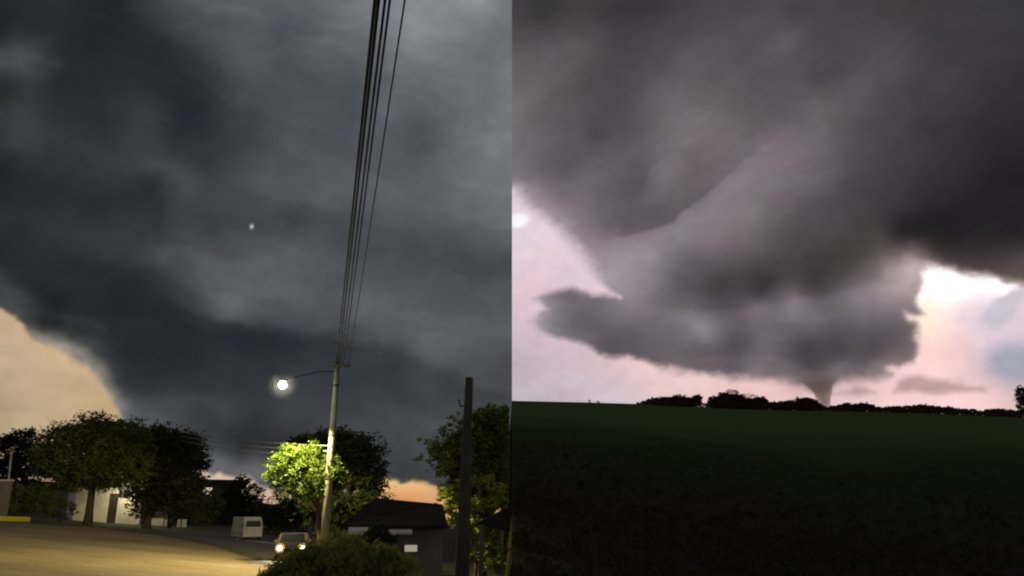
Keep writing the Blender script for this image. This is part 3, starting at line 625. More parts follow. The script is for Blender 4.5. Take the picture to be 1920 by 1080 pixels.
# lamp arm reaches over the street
lampw = at(530, 722, 36.3); lp = lampw - foot
root = ax(.93)
mb = MB(); mb.tube([root, root.lerp(lp, .35) + Vector((0, 0, .22)), root.lerp(lp, .75) + Vector((0, 0, .24)), lp + Vector((0, 0, .16))], .022, 8)
arm = mb.build('lamp_arm', M['wire'], pole, True)
mb = MB(); mb.ball((lp.x, lp.y, lp.z + .2), .17, 14, 6, (1.25, 1, .36)); mb.build('lamp_hood', M['dark_metal'], arm, True)
mb = MB(); mb.ball((lp.x, lp.y, lp.z), .17, 16, 10, (1, 1, .95)); mb.build('lamp_bowl', M['lamp_bowl'], arm, True)
def lamp(name, loc, power, col, typ='SPOT', size=160, rad=.1, parent=None, rot=(0, 0, 0)):
    ld = bpy.data.lights.new(name, typ); ld.energy = power; ld.color = col; ld.shadow_soft_size = rad
    if typ == 'SPOT': ld.spot_size = R(size); ld.spot_blend = .1
    o = bpy.data.objects.new(name, ld); C.objects.link(o); o.location = loc; o.rotation_euler = rot
    if parent: o.parent = parent
    return o
lamp('street_light', lp - Vector((0, 0, .9)), LAMP_W, (1.0, .83, .38), 'SPOT', 168, .12, pole, Vector((-.33, -.08, -1)).to_track_quat('-Z', 'Y').to_euler())

# small added volume standing in for the glare halo round the lamp
mm = bpy.data.materials.new('lamp_halo_volume'); mm.use_nodes = True; nt = mm.node_tree; nt.nodes.clear()
pv = nt.nodes.new('ShaderNodeVolumePrincipled'); pv.inputs['Color'].default_value = (.95, .95, .9, 1)
tc = nt.nodes.new('ShaderNodeTexCoord'); ln = nt.nodes.new('ShaderNodeVectorMath'); ln.operation = 'LENGTH'; nt.links.new(tc.outputs['Object'], ln.inputs[0])
mr = nt.nodes.new('ShaderNodeMapRange'); mr.inputs['From Min'].default_value = .15; mr.inputs['From Max'].default_value = .78; mr.inputs['To Min'].default_value = HALO_D; mr.inputs['To Max'].default_value = 0
nt.links.new(ln.outputs['Value'], mr.inputs['Value']); nt.links.new(mr.outputs[0], pv.inputs['Density'])
oo = nt.nodes.new('ShaderNodeOutputMaterial'); nt.links.new(pv.outputs[0], oo.inputs['Volume'])
mb = MB(); mb.ball((0, 0, 0), .8, 24, 16); lamp_halo = mb.build('lamp_halo', mm, None, True); lamp_halo.location = lampw; lamp_halo['kind'] = 'stuff'
# five lines from this pole pass overhead to the next pole behind the viewer
foot2 = Vector((4.9, -20.0, gz(4.9, -20.0)))
lines = [((703, 0), -.06, .024), ((710, 0), .05, .024), ((722, 0), .18, .020), ((731, 0), .32, .018), ((759, 0), .58, .013)]
kinds = ['thick black power line, outermost on the left of the bundle', 'thick black power line pressed close beside the outermost one', 'black power line in the middle of the bundle of five',
         'thin black power line on the right side of the tight bundle', 'lone thin black line hanging apart to the right of the bundle']
for (pp, q, r), lab in zip(lines, kinds):
    A = foot + Vector((ax(cz).x + q, -.13, ax(cz).z + .22)); B = at(pp[0], pp[1], 8.6)
    D = (B - A); E = A + D * (57.0 / -D.y)          # carries on overhead
    E.z = A.z + .6
    pts = []
    # hangs in an even curve through A and B
    for k in range(41):
        t = k / 40; y = A.y + (E.y - A.y) * t; x = A.x + (B.x - A.x) * ((y - A.y) / (B.y - A.y))
        tb = (B.y - A.y) / (E.y - A.y); lin = A.z + (E.z - A.z) * t; linb = A.z + (E.z - A.z) * tb
        pts.append(Vector((x, y, lin + (B.z - linb) * (t * (1 - t)) / (tb * (1 - tb)))))
    mb = MB(); mb.tube([p - A for p in pts], r, 6)
    o = mb.build('power_line', M['wire'], None, True); o.location = A
    prop(o, lab, 'power line', 'power lines passing overhead')

# tall grey pole in front of the corner tree
f2 = gpt(858, 15.0); h2 = at(880, 708, 15.0) - f2
p2 = thing('wooden_pole', 'tall dark grey pole standing before the corner tree', 'utility pole', f2)
mb = MB(); mb.tube([h2 * -.04, h2 * .5, h2], [.17, .125, .075], 12); mb.build('pole_shaft', M['old_wood'], p2, True)
mb = MB(); mb.tube([h2 * .9, h2 * .9 + Vector((-.16, -.02, .0)), h2 * .9 + Vector((-.2, -.02, .14))], .018, 6); mb.build('hook_bracket', M['dark_metal'], p2)
mb = MB(); mb.tube([h2 * .835 + Vector((.07, 0, -.05)), h2 * .835 + Vector((.07, 0, .06))], .05, 8); mb.build('insulator', M['concrete'], p2)

# three service wires that catch the lamp light, running back to a slim pole in the dark tree
f3 = gpt(318, 70.0); h3 = at(312, 802, 70.0) - f3
p3 = thing('slim_pole', 'slim dark pole half hidden in the dark tree', 'utility pole', f3)
mb = MB(); mb.tube([h3 * -.04, h3], [.13, .09], 10); mb.build('pole_shaft', M['old_wood'], p3, True)
for k, (py0, py1, lab) in enumerate([(828, 800, 'uppermost of three lamp lit wires beside the street lamp glow'), (838, 808, 'middle and brightest of three lamp lit wires left of the lit tree'), (850, 816, 'lowest of three lamp lit wires left of the lit tree')]):
    A = at(622, py0 + 8, PY - .3); B = at(312, py1 + 4, 69.8); Q = []
    for j in range(25):
        t = j / 24; p = A.lerp(B, t); p.z -= .25 * 4 * t * (1 - t); Q.append(p)
    mb = MB(); mb.tube([p - A for p in Q], .022, 5); o = mb.build('service_wire', M['wire_grey'], None, True); o.location = A
    prop(o, lab, 'wire', 'service wires under the street lamp')

# ================================================================ KERB, HOUSES
k0, k1 = G(-70, 976), G(57, 978); dv = (k1 - k0).normalized(); sd_ = Vector((-dv.y, dv.x, 0))
kerb = thing('yellow_kerb', 'bright yellow painted kerb along the yard edge', 'kerb', k0)
Ln = (k1 - k0).length; nk = 5
for j in range(nk):
    s0 = dv * (Ln * j / nk + .02); s1 = dv * (Ln * (j + 1) / nk - .02); mb = MB(); V = []
    for zz in (-.1, .34):
        for a_ in (s0, s1):
            for b_ in (Vector((0, 0, 0)), sd_ * .3): V.append(a_ + b_ + Vector((0, 0, zz)))
    mb.add(V, [(0, 1, 3, 2), (4, 6, 7, 5), (0, 2, 6, 4), (1, 5, 7, 3), (0, 4, 5, 1), (2, 3, 7, 6)]); mb.build('kerb_stone', M['kerb'], kerb, bevel=.03)

def facing(px, Y):
    p = gpt(px, Y); return p, math.atan2(p.x, p.y) * -1.0
# white house behind the broad tree
hp, hr = facing(200, 70.0)
hs = thing('white_house', 'small whitewashed house with dark doorway behind the broad tree', 'house', hp, hr + R(8))
un = unit(200, 950, 70.0); x_ = lambda px: (px - 200) * un
HB = .2
def wall_piece(nm, x0, x1, z0, z1, m, y0=0.0, y1=.25): mb = MB(); mb.box((x0, y0, z0), (x1, y1, z1)); return mb.build(nm, m, hs)
wall_piece('wall', x_(143), x_(199), -HB, 3.1, M['white_wall'])
wall_piece('wall', x_(214), x_(256), -HB, 2.15, M['white_wall'])
wall_piece('lintel', x_(199), x_(214), 2.5, 3.1, M['white_wall'])
dr = wall_piece('door', x_(199.2), x_(213.8), -HB, 2.5, mat('brown_door', (.035, .022, .016), .6, (.05, .032, .022), 4, 4), .08, .14)
mb = MB(); mb.ball((x_(211.5), .05, 1.1), .05, 8, 6); mb.build('handle', M['dark_metal'], dr)
wall_piece('side_wall', x_(143), x_(143) + .25, -HB, 3.1, M['white_wall'], .25, 6.0)
mb = MB(); a_, b_ = x_(140), x_(216); mb.add([(a_, -.5, 3.0), (b_, -.5, 3.0), (b_, 3.0, 4.1), (a_, 3.0, 4.1), (b_, 6.5, 3.0), (a_, 6.5, 3.0), (a_, -.5, 3.12), (b_, -.5, 3.12), (b_, 3.0, 4.22), (a_, 3.0, 4.22), (b_, 6.5, 3.12), (a_, 6.5, 3.12)],
    [(0, 3, 2, 1), (3, 5, 4, 2), (6, 7, 8, 9), (9, 8, 10, 11), (0, 1, 7, 6), (4, 5, 11, 10), (0, 6, 9, 3), (3, 9, 11, 5), (1, 2, 8, 7), (2, 4, 10, 8)]); mb.build('roof', M['roof'], hs)
mb = MB(); mb.box((x_(239), -.12, 2.15), (x_(244), .2, 3.5)); mb.build('gate_post', M['white_wall'], hs)
for px in (220, 234):
    mb = MB(); mb.ball((x_(px), -.1, 3.3 if px < 230 else 3.25), .16, 10, 6, (1.1, .7, .8)); q = mb.build('wall_lamp', M['wall_lamp'], hs)
    mb = MB(); mb.box((x_(px) - .04, -.08, 2.1), (x_(px) + .04, .0, 3.16)); mb.build('lamp_stem', M['dark_metal'], q)
lamp('porch_light', (x_(236), -1.6, 2.9), PORCH_W, (1.0, .86, .5), 'POINT', rad=.12, parent=hs)

# dark garage roof line at the far left
gp, gr = facing(95, 78.0); ug = unit(95, 930, 78.0)
ga = thing('garage', 'dim grey garage with a thin pale roof edge behind the shrubs', 'garage', gp, gr)
mb = MB(); mb.box((-2.2, 0, -.2), (2.4, 4, 2.8)); mb.build('wall', M['roof'], ga)
mb = MB(); mb.prism([(-2.5, 3.05), (2.7, 2.8), (2.7, 2.92), (-2.5, 3.17)], -.4, 4.4); mb.build('roof', M['pale_wall'], ga)
mb = MB(); mb.box((-1.3, -.06, -.1), (1.3, -.005, 2.2)); mb.build('door', mat('garage_door', (.16, .15, .13), .6, (.12, .11, .1), 3, 3), ga)
# low pale wall and white post at the left frame edge
wp = gpt(-6, 58.0); uw = unit(4, 890, 58.0)
bw = thing('boundary_wall', 'short pale boundary wall at the far left corner', 'wall', wp)
for j in range(3):
    mb = MB(); mb.box((-1.2 + .62 * j, -.12, -.1), (-.6 + .62 * j, .12, 2.75)); mb.build('wall_panel', M['pale_wall'], bw)
mb = MB(); mb.box((-1.25, -.16, 2.75), (.7, .16, 2.87)); mb.build('coping', M['white_wall'], bw)
sp_ = gpt(8, 60.0); tp = at(22, 846, 60.0) - sp_
po = thing('leaning_post', 'leaning white post rising above the pale boundary wall', 'post', sp_)
mb = MB(); mb.tube([tp * -.03, tp], [.075, .065], 10); mb.build('post_shaft', M['white_paint'], po, True)
mb = MB(); mb.ball(tp, .085, 10, 6, (1, 1, .6)); mb.build('post_cap', M['white_paint'], po, True)

# far house with lit windows
fp, fr = facing(352, 96.0); uf = unit(352, 940, 96.0)
fh = thing('far_house', 'distant dark house with two bright lit windows', 'house', fp, fr)
mb = MB(); mb.box((-5.0, 0, -.4), (6.0, 6, 3.9)); mb.build('wall', M['pale_wall'], fh)
mb = MB(); mb.prism([(-.6, 3.9), (6.6, 3.9), (3.0, 5.0)], -5.5, 6.5, 'x'); mb.build('roof', M['roof'], fh)
for x0, z0, w_, h_ in ((-1.0, 3.0, 1.1, .9), (1.4, 2.9, 1.0, 1.0)):
    mb = MB(); mb.box((x0 - .1, -.08, z0 - .1), (x0 + w_ + .1, -.02, z0 + h_ + .1)); wf = mb.build('window', M['white_paint'], fh)
    mb = MB(); mb.box((x0, -.1, z0), (x0 + w_, -.085, z0 + h_)); mb.build('pane', M['window_lit'], wf)
# low white garden wall with a gate gap, along the far side of the road
wq, wr = facing(312, 74.0); uq = unit(312, 980, 74.0)
gw = thing('garden_wall', 'low white garden wall broken by dark gaps beyond the road', 'wall', wq, wr)
for p0, p1 in ((282, 306), (308, 312), (315, 319), (330, 336), (338, 346)):
    mb = MB(); mb.box(((p0 - 312) * uq, -.1, -.1), ((p1 - 312) * uq, .1, .62 if p0 > 305 else .72)); mb.build('wall_panel', M['white_wall'], gw)
# white archway bit
wq2, wr2 = facing(301, 76.0)
sh_ = thing('white_shed', 'tiny pale shed with arched top behind the garden wall', 'shed', wq2, wr2)
mb = MB(); mb.prism([(-.55, 0), (.55, 0), (.55, 1.5), (.35, 1.85), (0, 2.0), (-.35, 1.85), (-.55, 1.5)], 0, 1.2); mb.build('wall', M['pale_wall'], sh_)
mb = MB(); mb.prism([(-.3, -.02), (.3, -.02), (.3, 1.3), (-.3, 1.3)], -.04, -.005); mb.build('door', M['grey_paint'], sh_)

# house right of the pole
rp_, rr = facing(735, 21.5); ur = unit(735, 990, 21.5)
rh = thing('low_house', 'low house with dark sloping roof behind the foreground bush', 'house', rp_, rr)
xr = lambda px: (px - 735) * ur
zr_ = lambda py: at(735, py, 21.5).z - rp_.z
mb = MB(); mb.box((xr(648), 0, -.3), (xr(822), 5, zr_(984))); mb.build('wall', M['pale_wall'], rh)
mb = MB(); mb.add([(xr(636), -.5, zr_(987)), (xr(830), -.5, zr_(990)), (xr(830), 2.6, zr_(951)), (xr(690), 2.6, zr_(938)), (xr(636), 5.5, zr_(987)), (xr(830), 5.5, zr_(990)),
   (xr(636), -.5, zr_(982)), (xr(830), -.5, zr_(985)), (xr(830), 2.6, zr_(946)), (xr(690), 2.6, zr_(933)), (xr(636), 5.5, zr_(982)), (xr(830), 5.5, zr_(985))],
   [(0, 3, 2, 1), (0, 4, 3), (4, 5, 2, 3), (6, 7, 8, 9), (6, 9, 10), (10, 9, 8, 11), (0, 1, 7, 6), (1, 2, 8, 7), (2, 5, 11, 8), (5, 4, 10, 11), (4, 0, 6, 10)]); mb.build('roof', M['roof'], rh)
mb = MB(); mb.box((xr(749), -.08, zr_(1037)), (xr(778), -.02, zr_(1019))); wf = mb.build('window', M['pale_wall'], rh)
mb = MB(); mb.box((xr(752), -.1, zr_(1034)), (xr(775), -.085, zr_(1022))); mb.build('pane', M['window_dim'], wf)
mb = MB(); mb.prism([(-.02, zr_(984)), (-.75, zr_(996)), (-.75, zr_(1000)), (-.02, zr_(988))], xr(722), xr(764), 'x'); mb.build('awning', M['white_wall'], rh)
mb = MB(); mb.prism([(-.02, zr_(978)), (-.9, zr_(994)), (-.9, zr_(1000)), (-.02, zr_(984))], xr(650), xr(704), 'x'); mb.build('porch_roof', M['white_wall'], rh)
mb = MB(); mb.box((xr(668), -.08, -.1), (xr(690), -.02, zr_(996))); dd = mb.build('door', M['grey_paint'], rh)
mb = MB(); mb.ball((xr(687), -.1, 1.0), .04, 8, 6); mb.build('handle', M['dark_metal'], dd)

# small shelter at the right with a hip roof
s0 = gpt(940, 27.0); us = unit(940, 980, 27.0); xs_ = lambda px: (px - 940) * us; zs_ = lambda py: at(940, py, 27.0).z - s0.z
sl = thing('garden_shelter', 'small garden shelter with dark sloping roof under the corner tree', 'shelter', s0)
xa, xb = xs_(895), xs_(956.5)
mb = MB(); mb.add([(xa, -.7, zs_(982)), (xb, -.7, zs_(994)), (xb, .9, zs_(992)), (xa, .9, zs_(981)), (xs_(944), .1, zs_(957)), (xb, .1, zs_(957)),
                   (xa, -.7, zs_(980)), (xb, -.7, zs_(991)), (xb, .9, zs_(989)), (xa, .9, zs_(979)), (xs_(944), .1, zs_(954)), (xb, .1, zs_(954))],
   [(0, 4, 5, 1), (0, 3, 4), (3, 2, 5, 4), (6, 7, 11, 10), (6, 10, 9), (9, 10, 11, 8), (0, 1, 7, 6), (3, 0, 6, 9), (2, 3, 9, 8), (1, 5, 11, 7), (5, 2, 8, 11)]); mb.build('roof', M['roof'], sl)
for px, yy in ((902, -.6), (941, -.6), (902, .8), (941, .8)):
    mb = MB(); mb.box((xs_(px) - .05, yy - .05, -.2), (xs_(px) + .05, yy + .05, zs_(987))); mb.build('post', M['pale_wall'], sl)
gp2 = gpt(869, 22.0); tp2 = at(870, 985, 22.0) - gp2
gpo = thing('garden_stake', 'thin pale stake standing right of the dark grey pole', 'stake', gp2)
mb = MB(); mb.tube([tp2 * -.05, tp2], [.05, .035], 8); mb.build('stake_shaft', M['pale_wall'], gpo, True)
mb = MB(); mb.ball(tp2, .05, 8, 5); mb.build('stake_tip', M['concrete'], gpo, True)

# ================================================================ VEHICLES
def wheel(parent, c, r, wd):
    mb = MB(); mb.tube([Vector((c[0] - wd / 2, c[1], c[2])), Vector((c[0] + wd / 2, c[1], c[2]))], r, 18); w_ = mb.build('wheel', M['rubber'], parent)
    mb = MB(); sx = 1 if c[0] > 0 else -1
    mb.tube([Vector((c[0] + sx * wd * .4, c[1], c[2])), Vector((c[0] + sx * (wd / 2 + .02), c[1], c[2]))], r * .6, 14); mb.build('rim', M['silver_paint'], w_)
def shell(prof, wid, tuck, z_belt):
    """car shell: side profile (y, z) pushed across the width, drawn in above the belt line"""
    xs__ = [-1, -.92, .92, 1]; V = []; n = len(prof)
    for s in xs__:
        for y, z in prof:
            k = wid / 2 * s * (1 - (tuck if z > z_belt else 0)); sh = .0 if abs(s) < 1 else .02
            V.append((k, y * (1 - sh), z - sh * .8 if z > .5 else z))
    Fc = [tuple(range(n - 1, -1, -1)), tuple(range(3 * n, 4 * n))]
    for a in range(3): Fc += [(a * n + i, a * n + (i + 1) % n, (a + 1) * n + (i + 1) % n, (a + 1) * n + i) for i in range(n)]
    return MB().add(V, Fc)
# parked van, its white front toward the lamp
vp = gpt(461, 64.0)
van = thing('parked_van', 'white parked van with lamp lit front beside the road', 'van', vp, R(34)); van.scale = (.88, .88, .88)
mb = shell([(-2.1, .35), (-2.0, .22), (2.0, .22), (2.1, .38), (2.1, 1.7), (1.95, 1.95), (-1.75, 1.98), (-1.92, 1.7), (-2.12, 1.1)], 1.72, .08, 1.2)
mb.build('body', M['white_paint'], van, bevel=.05)
mb = MB(); mb.add([(-.72, -2.13, 1.14), (.72, -2.13, 1.14), (.64, -1.97, 1.66), (-.64, -1.97, 1.66), (-.72, -2.10, 1.14), (.72, -2.10, 1.14), (.64, -1.94, 1.66), (-.64, -1.94, 1.66)],
   [(0, 1, 2, 3), (7, 6, 5, 4), (0, 4, 5, 1), (1, 5, 6, 2), (2, 6, 7, 3), (3, 7, 4, 0)]); mb.build('windshield', M['glass'], van)
for s in (-1, 1):
    for y0, y1 in ((-1.7, -.75), (-.6, .5), (.65, 1.8)):
        mb = MB(); xx = s * .80; mb.add([(xx, y0, 1.2), (xx, y1, 1.2), (xx - s * .02, y1, 1.7), (xx - s * .02, y0, 1.7), (xx + s * .02, y0, 1.2), (xx + s * .02, y1, 1.2), (xx, y1, 1.7), (xx, y0, 1.7)],
           [(0, 1, 2, 3), (7, 6, 5, 4), (0, 4, 5, 1), (1, 5, 6, 2), (2, 6, 7, 3), (3, 7, 4, 0)]); mb.build('side_window', M['glass'], van)
    for yy in (-1.3, 1.3): wheel(van, (s * .76, yy, .31), .31, .2)
    mb = MB(); mb.tube([(s * .58, -2.17, .78), (s * .58, -2.08, .78)], .12, 12); mb.build('headlight', M['silver_paint'], van)
    mb = MB(); mb.box((s * .93 - .06, -1.8, 1.2), (s * .93 + .06, -1.72, 1.42)); mb.build('mirror', M['rubber'], van)
mb = MB(); mb.box((-.82, -2.22, .3), (.82, -2.13, .5)); mb.build('bumper', M['silver_paint'], van, bevel=.03)
# car coming toward the viewer with its headlights on
cp = gpt(548, 46.0)
car = thing('oncoming_car', 'dark car facing the viewer with both headlights glowing', 'car', cp, math.atan2(-cp.x, -cp.y) * -1 + math.pi + R(-3))
mb = shell([(-2.05, .4), (-1.95, .25), (2.0, .25), (2.08, .45), (2.05, .85), (1.6, 1.0), (1.0, 1.42), (-.45, 1.45), (-1.05, .98), (-1.95, .82)], 1.76, .14, 1.1)
mb.build('body', M['grey_paint'], car, bevel=.05)
mb = MB(); mb.add([(-.7, -1.06, 1.02), (.7, -1.06, 1.02), (.62, -.52, 1.42), (-.62, -.52, 1.42), (-.7, -1.0, .98), (.7, -1.0, .98), (.62, -.46, 1.38), (-.62, -.46, 1.38)],
   [(0, 1, 2, 3), (7, 6, 5, 4), (0, 4, 5, 1), (1, 5, 6, 2), (2, 6, 7, 3), (3, 7, 4, 0)]); mb.build('windshield', M['glass'], car)
for s in (-1, 1):
    mb = MB(); mb.tube([(s * .62, -2.09, .72), (s * .62, -1.9, .72)], .13, 14); hl = mb.build('headlight', M['headlight'], car); mb = MB(); mb.tube([(s * .60, -2.085, .72), (s * .60, -1.9, .72)], .25, 16); mb.build('headlight_halo', M['headlight_halo'], hl)  # wider glowing ring added as the headlight's orange halo
    lamp('beam', (s * .62, -2.2, .72), 700, (1.0, .8, .5), 'SPOT', 70, .08, car, (R(84), 0, math.pi))
    for yy in (-1.3, 1.3): wheel(car, (s * .8, yy, .31), .31, .2)
    mb = MB(); mb.box((s * .94 - .07, -.75, .98), (s * .94 + .07, -.68, 1.1)); mb.build('mirror', M['grey_paint'], car)
mb = MB(); mb.box((-.4, -2.1, .5), (.4, -2.0, .68)); mb.build('grille', M['rubber'], car)
mb = MB(); mb.box((-.84, -2.14, .28), (.84, -2.03, .46)); mb.build('bumper', M['grey_paint'], car, bevel=.03)
# ================================================================ RIDGE TREE LINE
def ridge_base(px, Y=RIDGE_Y - 3):
    p = at(px, 765, Y); return Vector((p.x, Y, float(field_z(p.x, Y))))
def ridge_proto(name, lobes, trunk_h, seed, leaf=.3, per=26):
    """a ridge tree in metres about its foot: lobes (x, z, rx, rz)"""
    g = np.random.default_rng(seed); t = bpy.data.objects.new(name, None); C.objects.link(t); cl = []
    for x, z, rx, rz in lobes:
        n = max(10, int(18 * rx * rz)); d = g.normal(0, 1, (n, 3)); d /= np.linalg.norm(d, axis=1)[:, None]
        q = d * (g.uniform(.2, 1, n) ** .4)[:, None] * np.array([rx, rx * .9, rz]) + np.array([x, 0, z])
        cl.append(np.concatenate([q, (min(rx, rz) * .3 * g.uniform(.6, 1.3, n))[:, None]], 1))
    cl = np.concatenate(cl); leaves('crown', cl, per, leaf, M['leaf_ridge'], t, seed, long=1.4)
    mb = MB(); mb.tube([(0, 0, -.6), (0, 0, trunk_h * .6), (lobes[0][0] * .4, 0, trunk_h)], [.3, .22, .16], 7)
    for x, z, rx, rz in lobes: mb.tube([(lobes[0][0] * .3, 0, trunk_h * .8), (x * .7, 0, (trunk_h + z) / 2), (x, 0, z)], [.16, .12, .05], 5)
    mb.build('trunk', M['bark'], t, True)
    return t
protos = [
    ridge_proto('ridge_tree', [(0, 2.4, 2.3, 1.7), (-1.3, 1.7, 1.6, 1.3), (1.4, 1.6, 1.7, 1.3), (.3, .9, 2.3, .9)], 1.5, 101),
    ridge_proto('ridge_tree', [(0, 2.0, 2.8, 1.5), (-1.8, 1.4, 1.7, 1.1), (1.9, 1.5, 1.5, 1.2), (0, .8, 2.8, .8)], 1.3, 103),
    ridge_proto('ridge_tree', [(.3, 2.8, 1.8, 1.6), (-.9, 1.6, 1.6, 1.4), (.9, 1.4, 1.5, 1.3), (0, .8, 1.9, .8)], 1.7, 107),
    ridge_proto('ridge_tree', [(-.4, 1.8, 2.2, 1.6), (1.2, 2.2, 1.4, 1.3), (-1.5, 1.2, 1.5, 1.1), (0, .7, 2.4, .7)], 1.2, 109)]
prof = [(1196, 755.5), (1208, 752), (1217, 748), (1230, 746), (1245, 745), (1255, 745), (1266, 742), (1276, 743), (1290, 746), (1300, 747), (1340, 752), (1350, 744), (1362, 738), (1384, 741), (1396, 748), (1412, 748), (1425, 745), (1437, 752),
        (1450, 756), (1460, 754), (1472, 753), (1484, 751), (1498, 752), (1510, 747), (1522, 750), (1534, 757), (1550, 763), (1563, 761), (1576, 759), (1590, 756), (1605, 757), (1619, 756), (1634, 759), (1648, 763), (1660, 763), (1672, 762), (1685, 762),
        (1700, 761), (1714, 760), (1729, 759), (1745, 761), (1760, 762), (1778, 762), (1793, 766), (1808, 767), (1822, 767), (1836, 770), (1852, 768), (1866, 767), (1880, 767), (1894, 768), (1910, 770)]
used = [0] * 4
PH = [4.1, 3.5, 4.4, 3.5]
def ridge_place(px, py, kind, wide=1.0, Y=RIDGE_Y - 3):
    b = ridge_base(px, Y); z1 = at(px, py, Y).z; s = max(.25, (z1 - b.z) / PH[kind])
    if used[kind] == 0: o = protos[kind]
    else: o = copy_tree(protos[kind])
    used[kind] += 1; o.location = b; g = random.Random(int(px)); o.rotation_euler = (0, 0, g.choice([0, math.pi]) + g.uniform(-.3, .3)); o.scale = (s * wide, s * wide, s)
    return o
ORD = 'first second third fourth fifth sixth seventh eighth ninth tenth eleventh twelfth thirteenth fourteenth fifteenth sixteenth seventeenth eighteenth nineteenth twentieth'.split()
ORD += ['twenty-' + q for q in ORD[:9]] + ['thirtieth']
def ridge_label(j):
    nl = sum(p[0] < 1545 for p in prof)
    return ('dark ridge line tree, %s one to the left of the tornado' % ORD[nl - 1 - j]) if prof[j][0] < 1545 else ('dark ridge line tree, %s one to the right of the tornado' % ORD[j - nl])
for j, (px, py) in enumerate(prof):
    h_ = 1.0
    o = ridge_place(px, py - .5, j % 4, random.Random(j).uniform(.95, 1.25)); prop(o, ridge_label(j), 'tree', 'tree line on the ridge')
cl = []; g = np.random.default_rng(5)
for px in np.arange(1197, 1926, 3.0):                   # low scrub between and under them
    top = np.interp(px, [p[0] for p in prof], [p[1] for p in prof]); b = ridge_base(px, RIDGE_Y - 12 + g.uniform(-2, 2)); z1 = at(px, top, RIDGE_Y - 12).z
    hh = max(.9, (z1 - b.z) * (.6 if 1316 < px < 1326 or 1338 < px < 1346 else .55))
    for z in np.arange(-.7, hh, .36): cl.append((b.x + g.uniform(-.6, .6), b.y + g.uniform(-1, 1), b.z + z, .6))
leaves('undergrowth', cl, 18, .32, M['leaf_ridge'], None, 17, long=1.4)['kind'] = 'stuff'
for px, hh in ((1106, 3.0), (1121, 1.8)):
    b_ = ridge_base(px, RIDGE_Y - 1); z_ = [(b_.x + g.uniform(-.9, .9), b_.y, b_.z + z, .35) for z in np.linspace(.0, hh * .42, 5) for _ in range(2)]
    bb = thing('ridge_bush', 'tiny lone bush on the bare ridge left of the tree line' if hh > 2 else 'smaller dark speck of bush on the bare ridge', 'bush', b_)
    leaves('foliage', np.array(z_) - np.array([*b_, 0]), 12, .3, M['leaf_ridge'], bb, 19)
    mb = MB(); mb.tube([(0, 0, -.3), (0, 0, hh * .5)], [.12, .05], 6); mb.build('stem', M['bark'], bb)
# the ones with a shape of their own
def special(name, label, px, py, lobes_px, trunk_px, seed, Y=RIDGE_Y - 5):
    b = ridge_base(px, Y); un_ = unit(px, 760, Y); conv = lambda x, y: ((x - px) * un_, at(px, y, Y).z - b.z)
    lob = [(*conv(x, y), rx * un_, ry * un_) for x, y, rx, ry in lobes_px]
    t = ridge_proto(name, lob, (at(px, trunk_px, Y).z - b.z), seed, .24, 34); t.location = b
    return prop(t, label, 'tree')
special('domed_tree', 'tallest tree of the ridge line with open domed crown', 1372, 730, [(1372, 733, 9, 3.5), (1362, 738, 6, 3), (1382, 736, 5, 4), (1378, 746, 11, 7), (1360, 750, 10, 8)], 744, 131)
special('umbrella_tree', 'flat topped umbrella tree right of the domed ridge tree', 1404, 738, [(1404, 739, 14, 1.6), (1414, 742, 8, 2.4), (1396, 740, 6, 1.6), (1410, 754, 14, 7)], 742, 133)
special('round_tree', 'round lollipop tree left of the gap in the ridge line', 1308, 740, [(1308, 748, 9, 7), (1311, 743, 5, 4), (1303, 752, 7, 6)], 758, 135)
special('slim_tree', 'slim upright tree standing alone in the ridge line gap', 1333, 744, [(1332, 752, 4, 7), (1334, 746, 3.5, 3), (1330, 758, 5, 5)], 758, 137)
special('leaning_tree', 'ridge tree with a bent bough over bright sky', 1285, 741, [(1284, 743, 6, 1.5), (1290, 746, 4, 2), (1274, 742, 7, 3), (1270, 750, 9, 7), (1288, 755, 7, 5)], 748, 139)
special('peaked_tree', 'taller ridge tree just left of the tornado', 1512, 745, [(1512, 750, 8, 5), (1506, 750, 5, 4), (1524, 752, 8, 4), (1514, 758, 13, 6)], 756, 141)
tree('edge_tree', 'sparse dark tree cut by the right edge of the field view', 1922, 150, [(1924, 745, 14, 20), (1916, 735, 6, 9), (1913, 755, 7, 10), (1926, 725, 8, 10)], M['leaf_ridge'], 30, 12, .28, 77, .16, 4) if False else None
eb = at(1921, 782, 250.0); eb.z = float(field_z(eb.x, 250.0)); un_ = unit(1921, 750, 250.0)
et = ridge_proto('edge_tree', [((x - 1921) * un_, at(1921, y, 250.0).z - eb.z, rx * un_, ry * un_) for x, y, rx, ry in [(1924, 742, 10, 16), (1917, 733, 4, 6), (1915, 752, 6, 7), (1920, 764, 9, 10), (1922, 727, 5, 5)]], 4.0, 151, .3, 16)
et.location = eb; prop(et, 'nearer dark tree standing alone on the slope at the far right', 'tree')

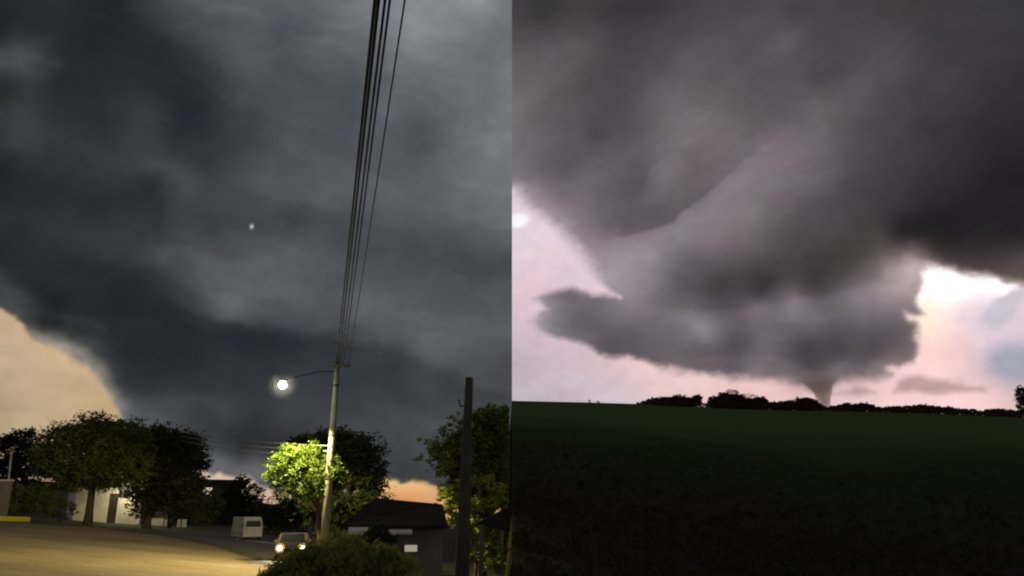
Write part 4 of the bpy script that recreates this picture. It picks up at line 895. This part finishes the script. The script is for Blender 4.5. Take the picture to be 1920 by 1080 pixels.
# ================================================================ TORNADO
TY = 1500.0
tb = at(1548, 768, TY); tor = None
secs = [(774, 1548, 7.5), (765, 1547, 9), (757, 1546, 10.8), (748, 1544.5, 13), (738, 1542.5, 16), (730, 1540.5, 18.5), (723, 1538, 23), (717, 1535.5, 30), (711, 1533, 39), (703, 1530, 48)]
seg = 40; V = []
for py, px, hw in secs:
    c = at(px, py, TY); un_ = unit(px, py, TY)
    for k in range(seg):
        q = 2 * math.pi * k / seg; r_ = hw * un_ * (1 + .03 * math.sin(3 * q + py * .2) + .02 * math.sin(7 * q - py * .31))
        V.append((c.x + r_ * math.cos(q) - tb.x, c.y + r_ * math.sin(q) - tb.y, c.z - tb.z))
Fc = [(i * seg + k, i * seg + (k + 1) % seg, (i + 1) * seg + (k + 1) % seg, (i + 1) * seg + k) for i in range(len(secs) - 1) for k in range(seg)]
Fc += [tuple(range(seg - 1, -1, -1)), tuple(range((len(secs) - 1) * seg, len(secs) * seg))]
mt = bpy.data.materials.new('funnel_cloud'); mt.use_nodes = True; nt = mt.node_tree; nt.nodes.clear()
pv = nt.nodes.new('ShaderNodeVolumePrincipled'); pv.inputs['Color'].default_value = (.985, .95, .935, 1); pv.inputs['Density'].default_value = TOR_D; pv.inputs['Anisotropy'].default_value = 0.0
tc = nt.nodes.new('ShaderNodeTexCoord'); sx_ = nt.nodes.new('ShaderNodeSeparateXYZ'); nt.links.new(tc.outputs['Object'], sx_.inputs[0])
mr = nt.nodes.new('ShaderNodeMapRange'); mr.interpolation_type = 'SMOOTHSTEP'      # the funnel thins out where it opens into the cloud base
mr.inputs['From Min'].default_value = 40; mr.inputs['From Max'].default_value = 68; mr.inputs['To Min'].default_value = TOR_D; mr.inputs['To Max'].default_value = 0.0
nt.links.new(sx_.outputs['Z'], mr.inputs['Value']); nt.links.new(mr.outputs[0], pv.inputs['Density'])
o_ = nt.nodes.new('ShaderNodeOutputMaterial'); nt.links.new(pv.outputs[0], o_.inputs['Volume'])
mb = MB(); mb.add(V, Fc); tor = mb.build('tornado', mt, None, True); tor.location = tb
prop(tor, 'grey brown tornado funnel touching down behind the ridge trees', 'tornado')
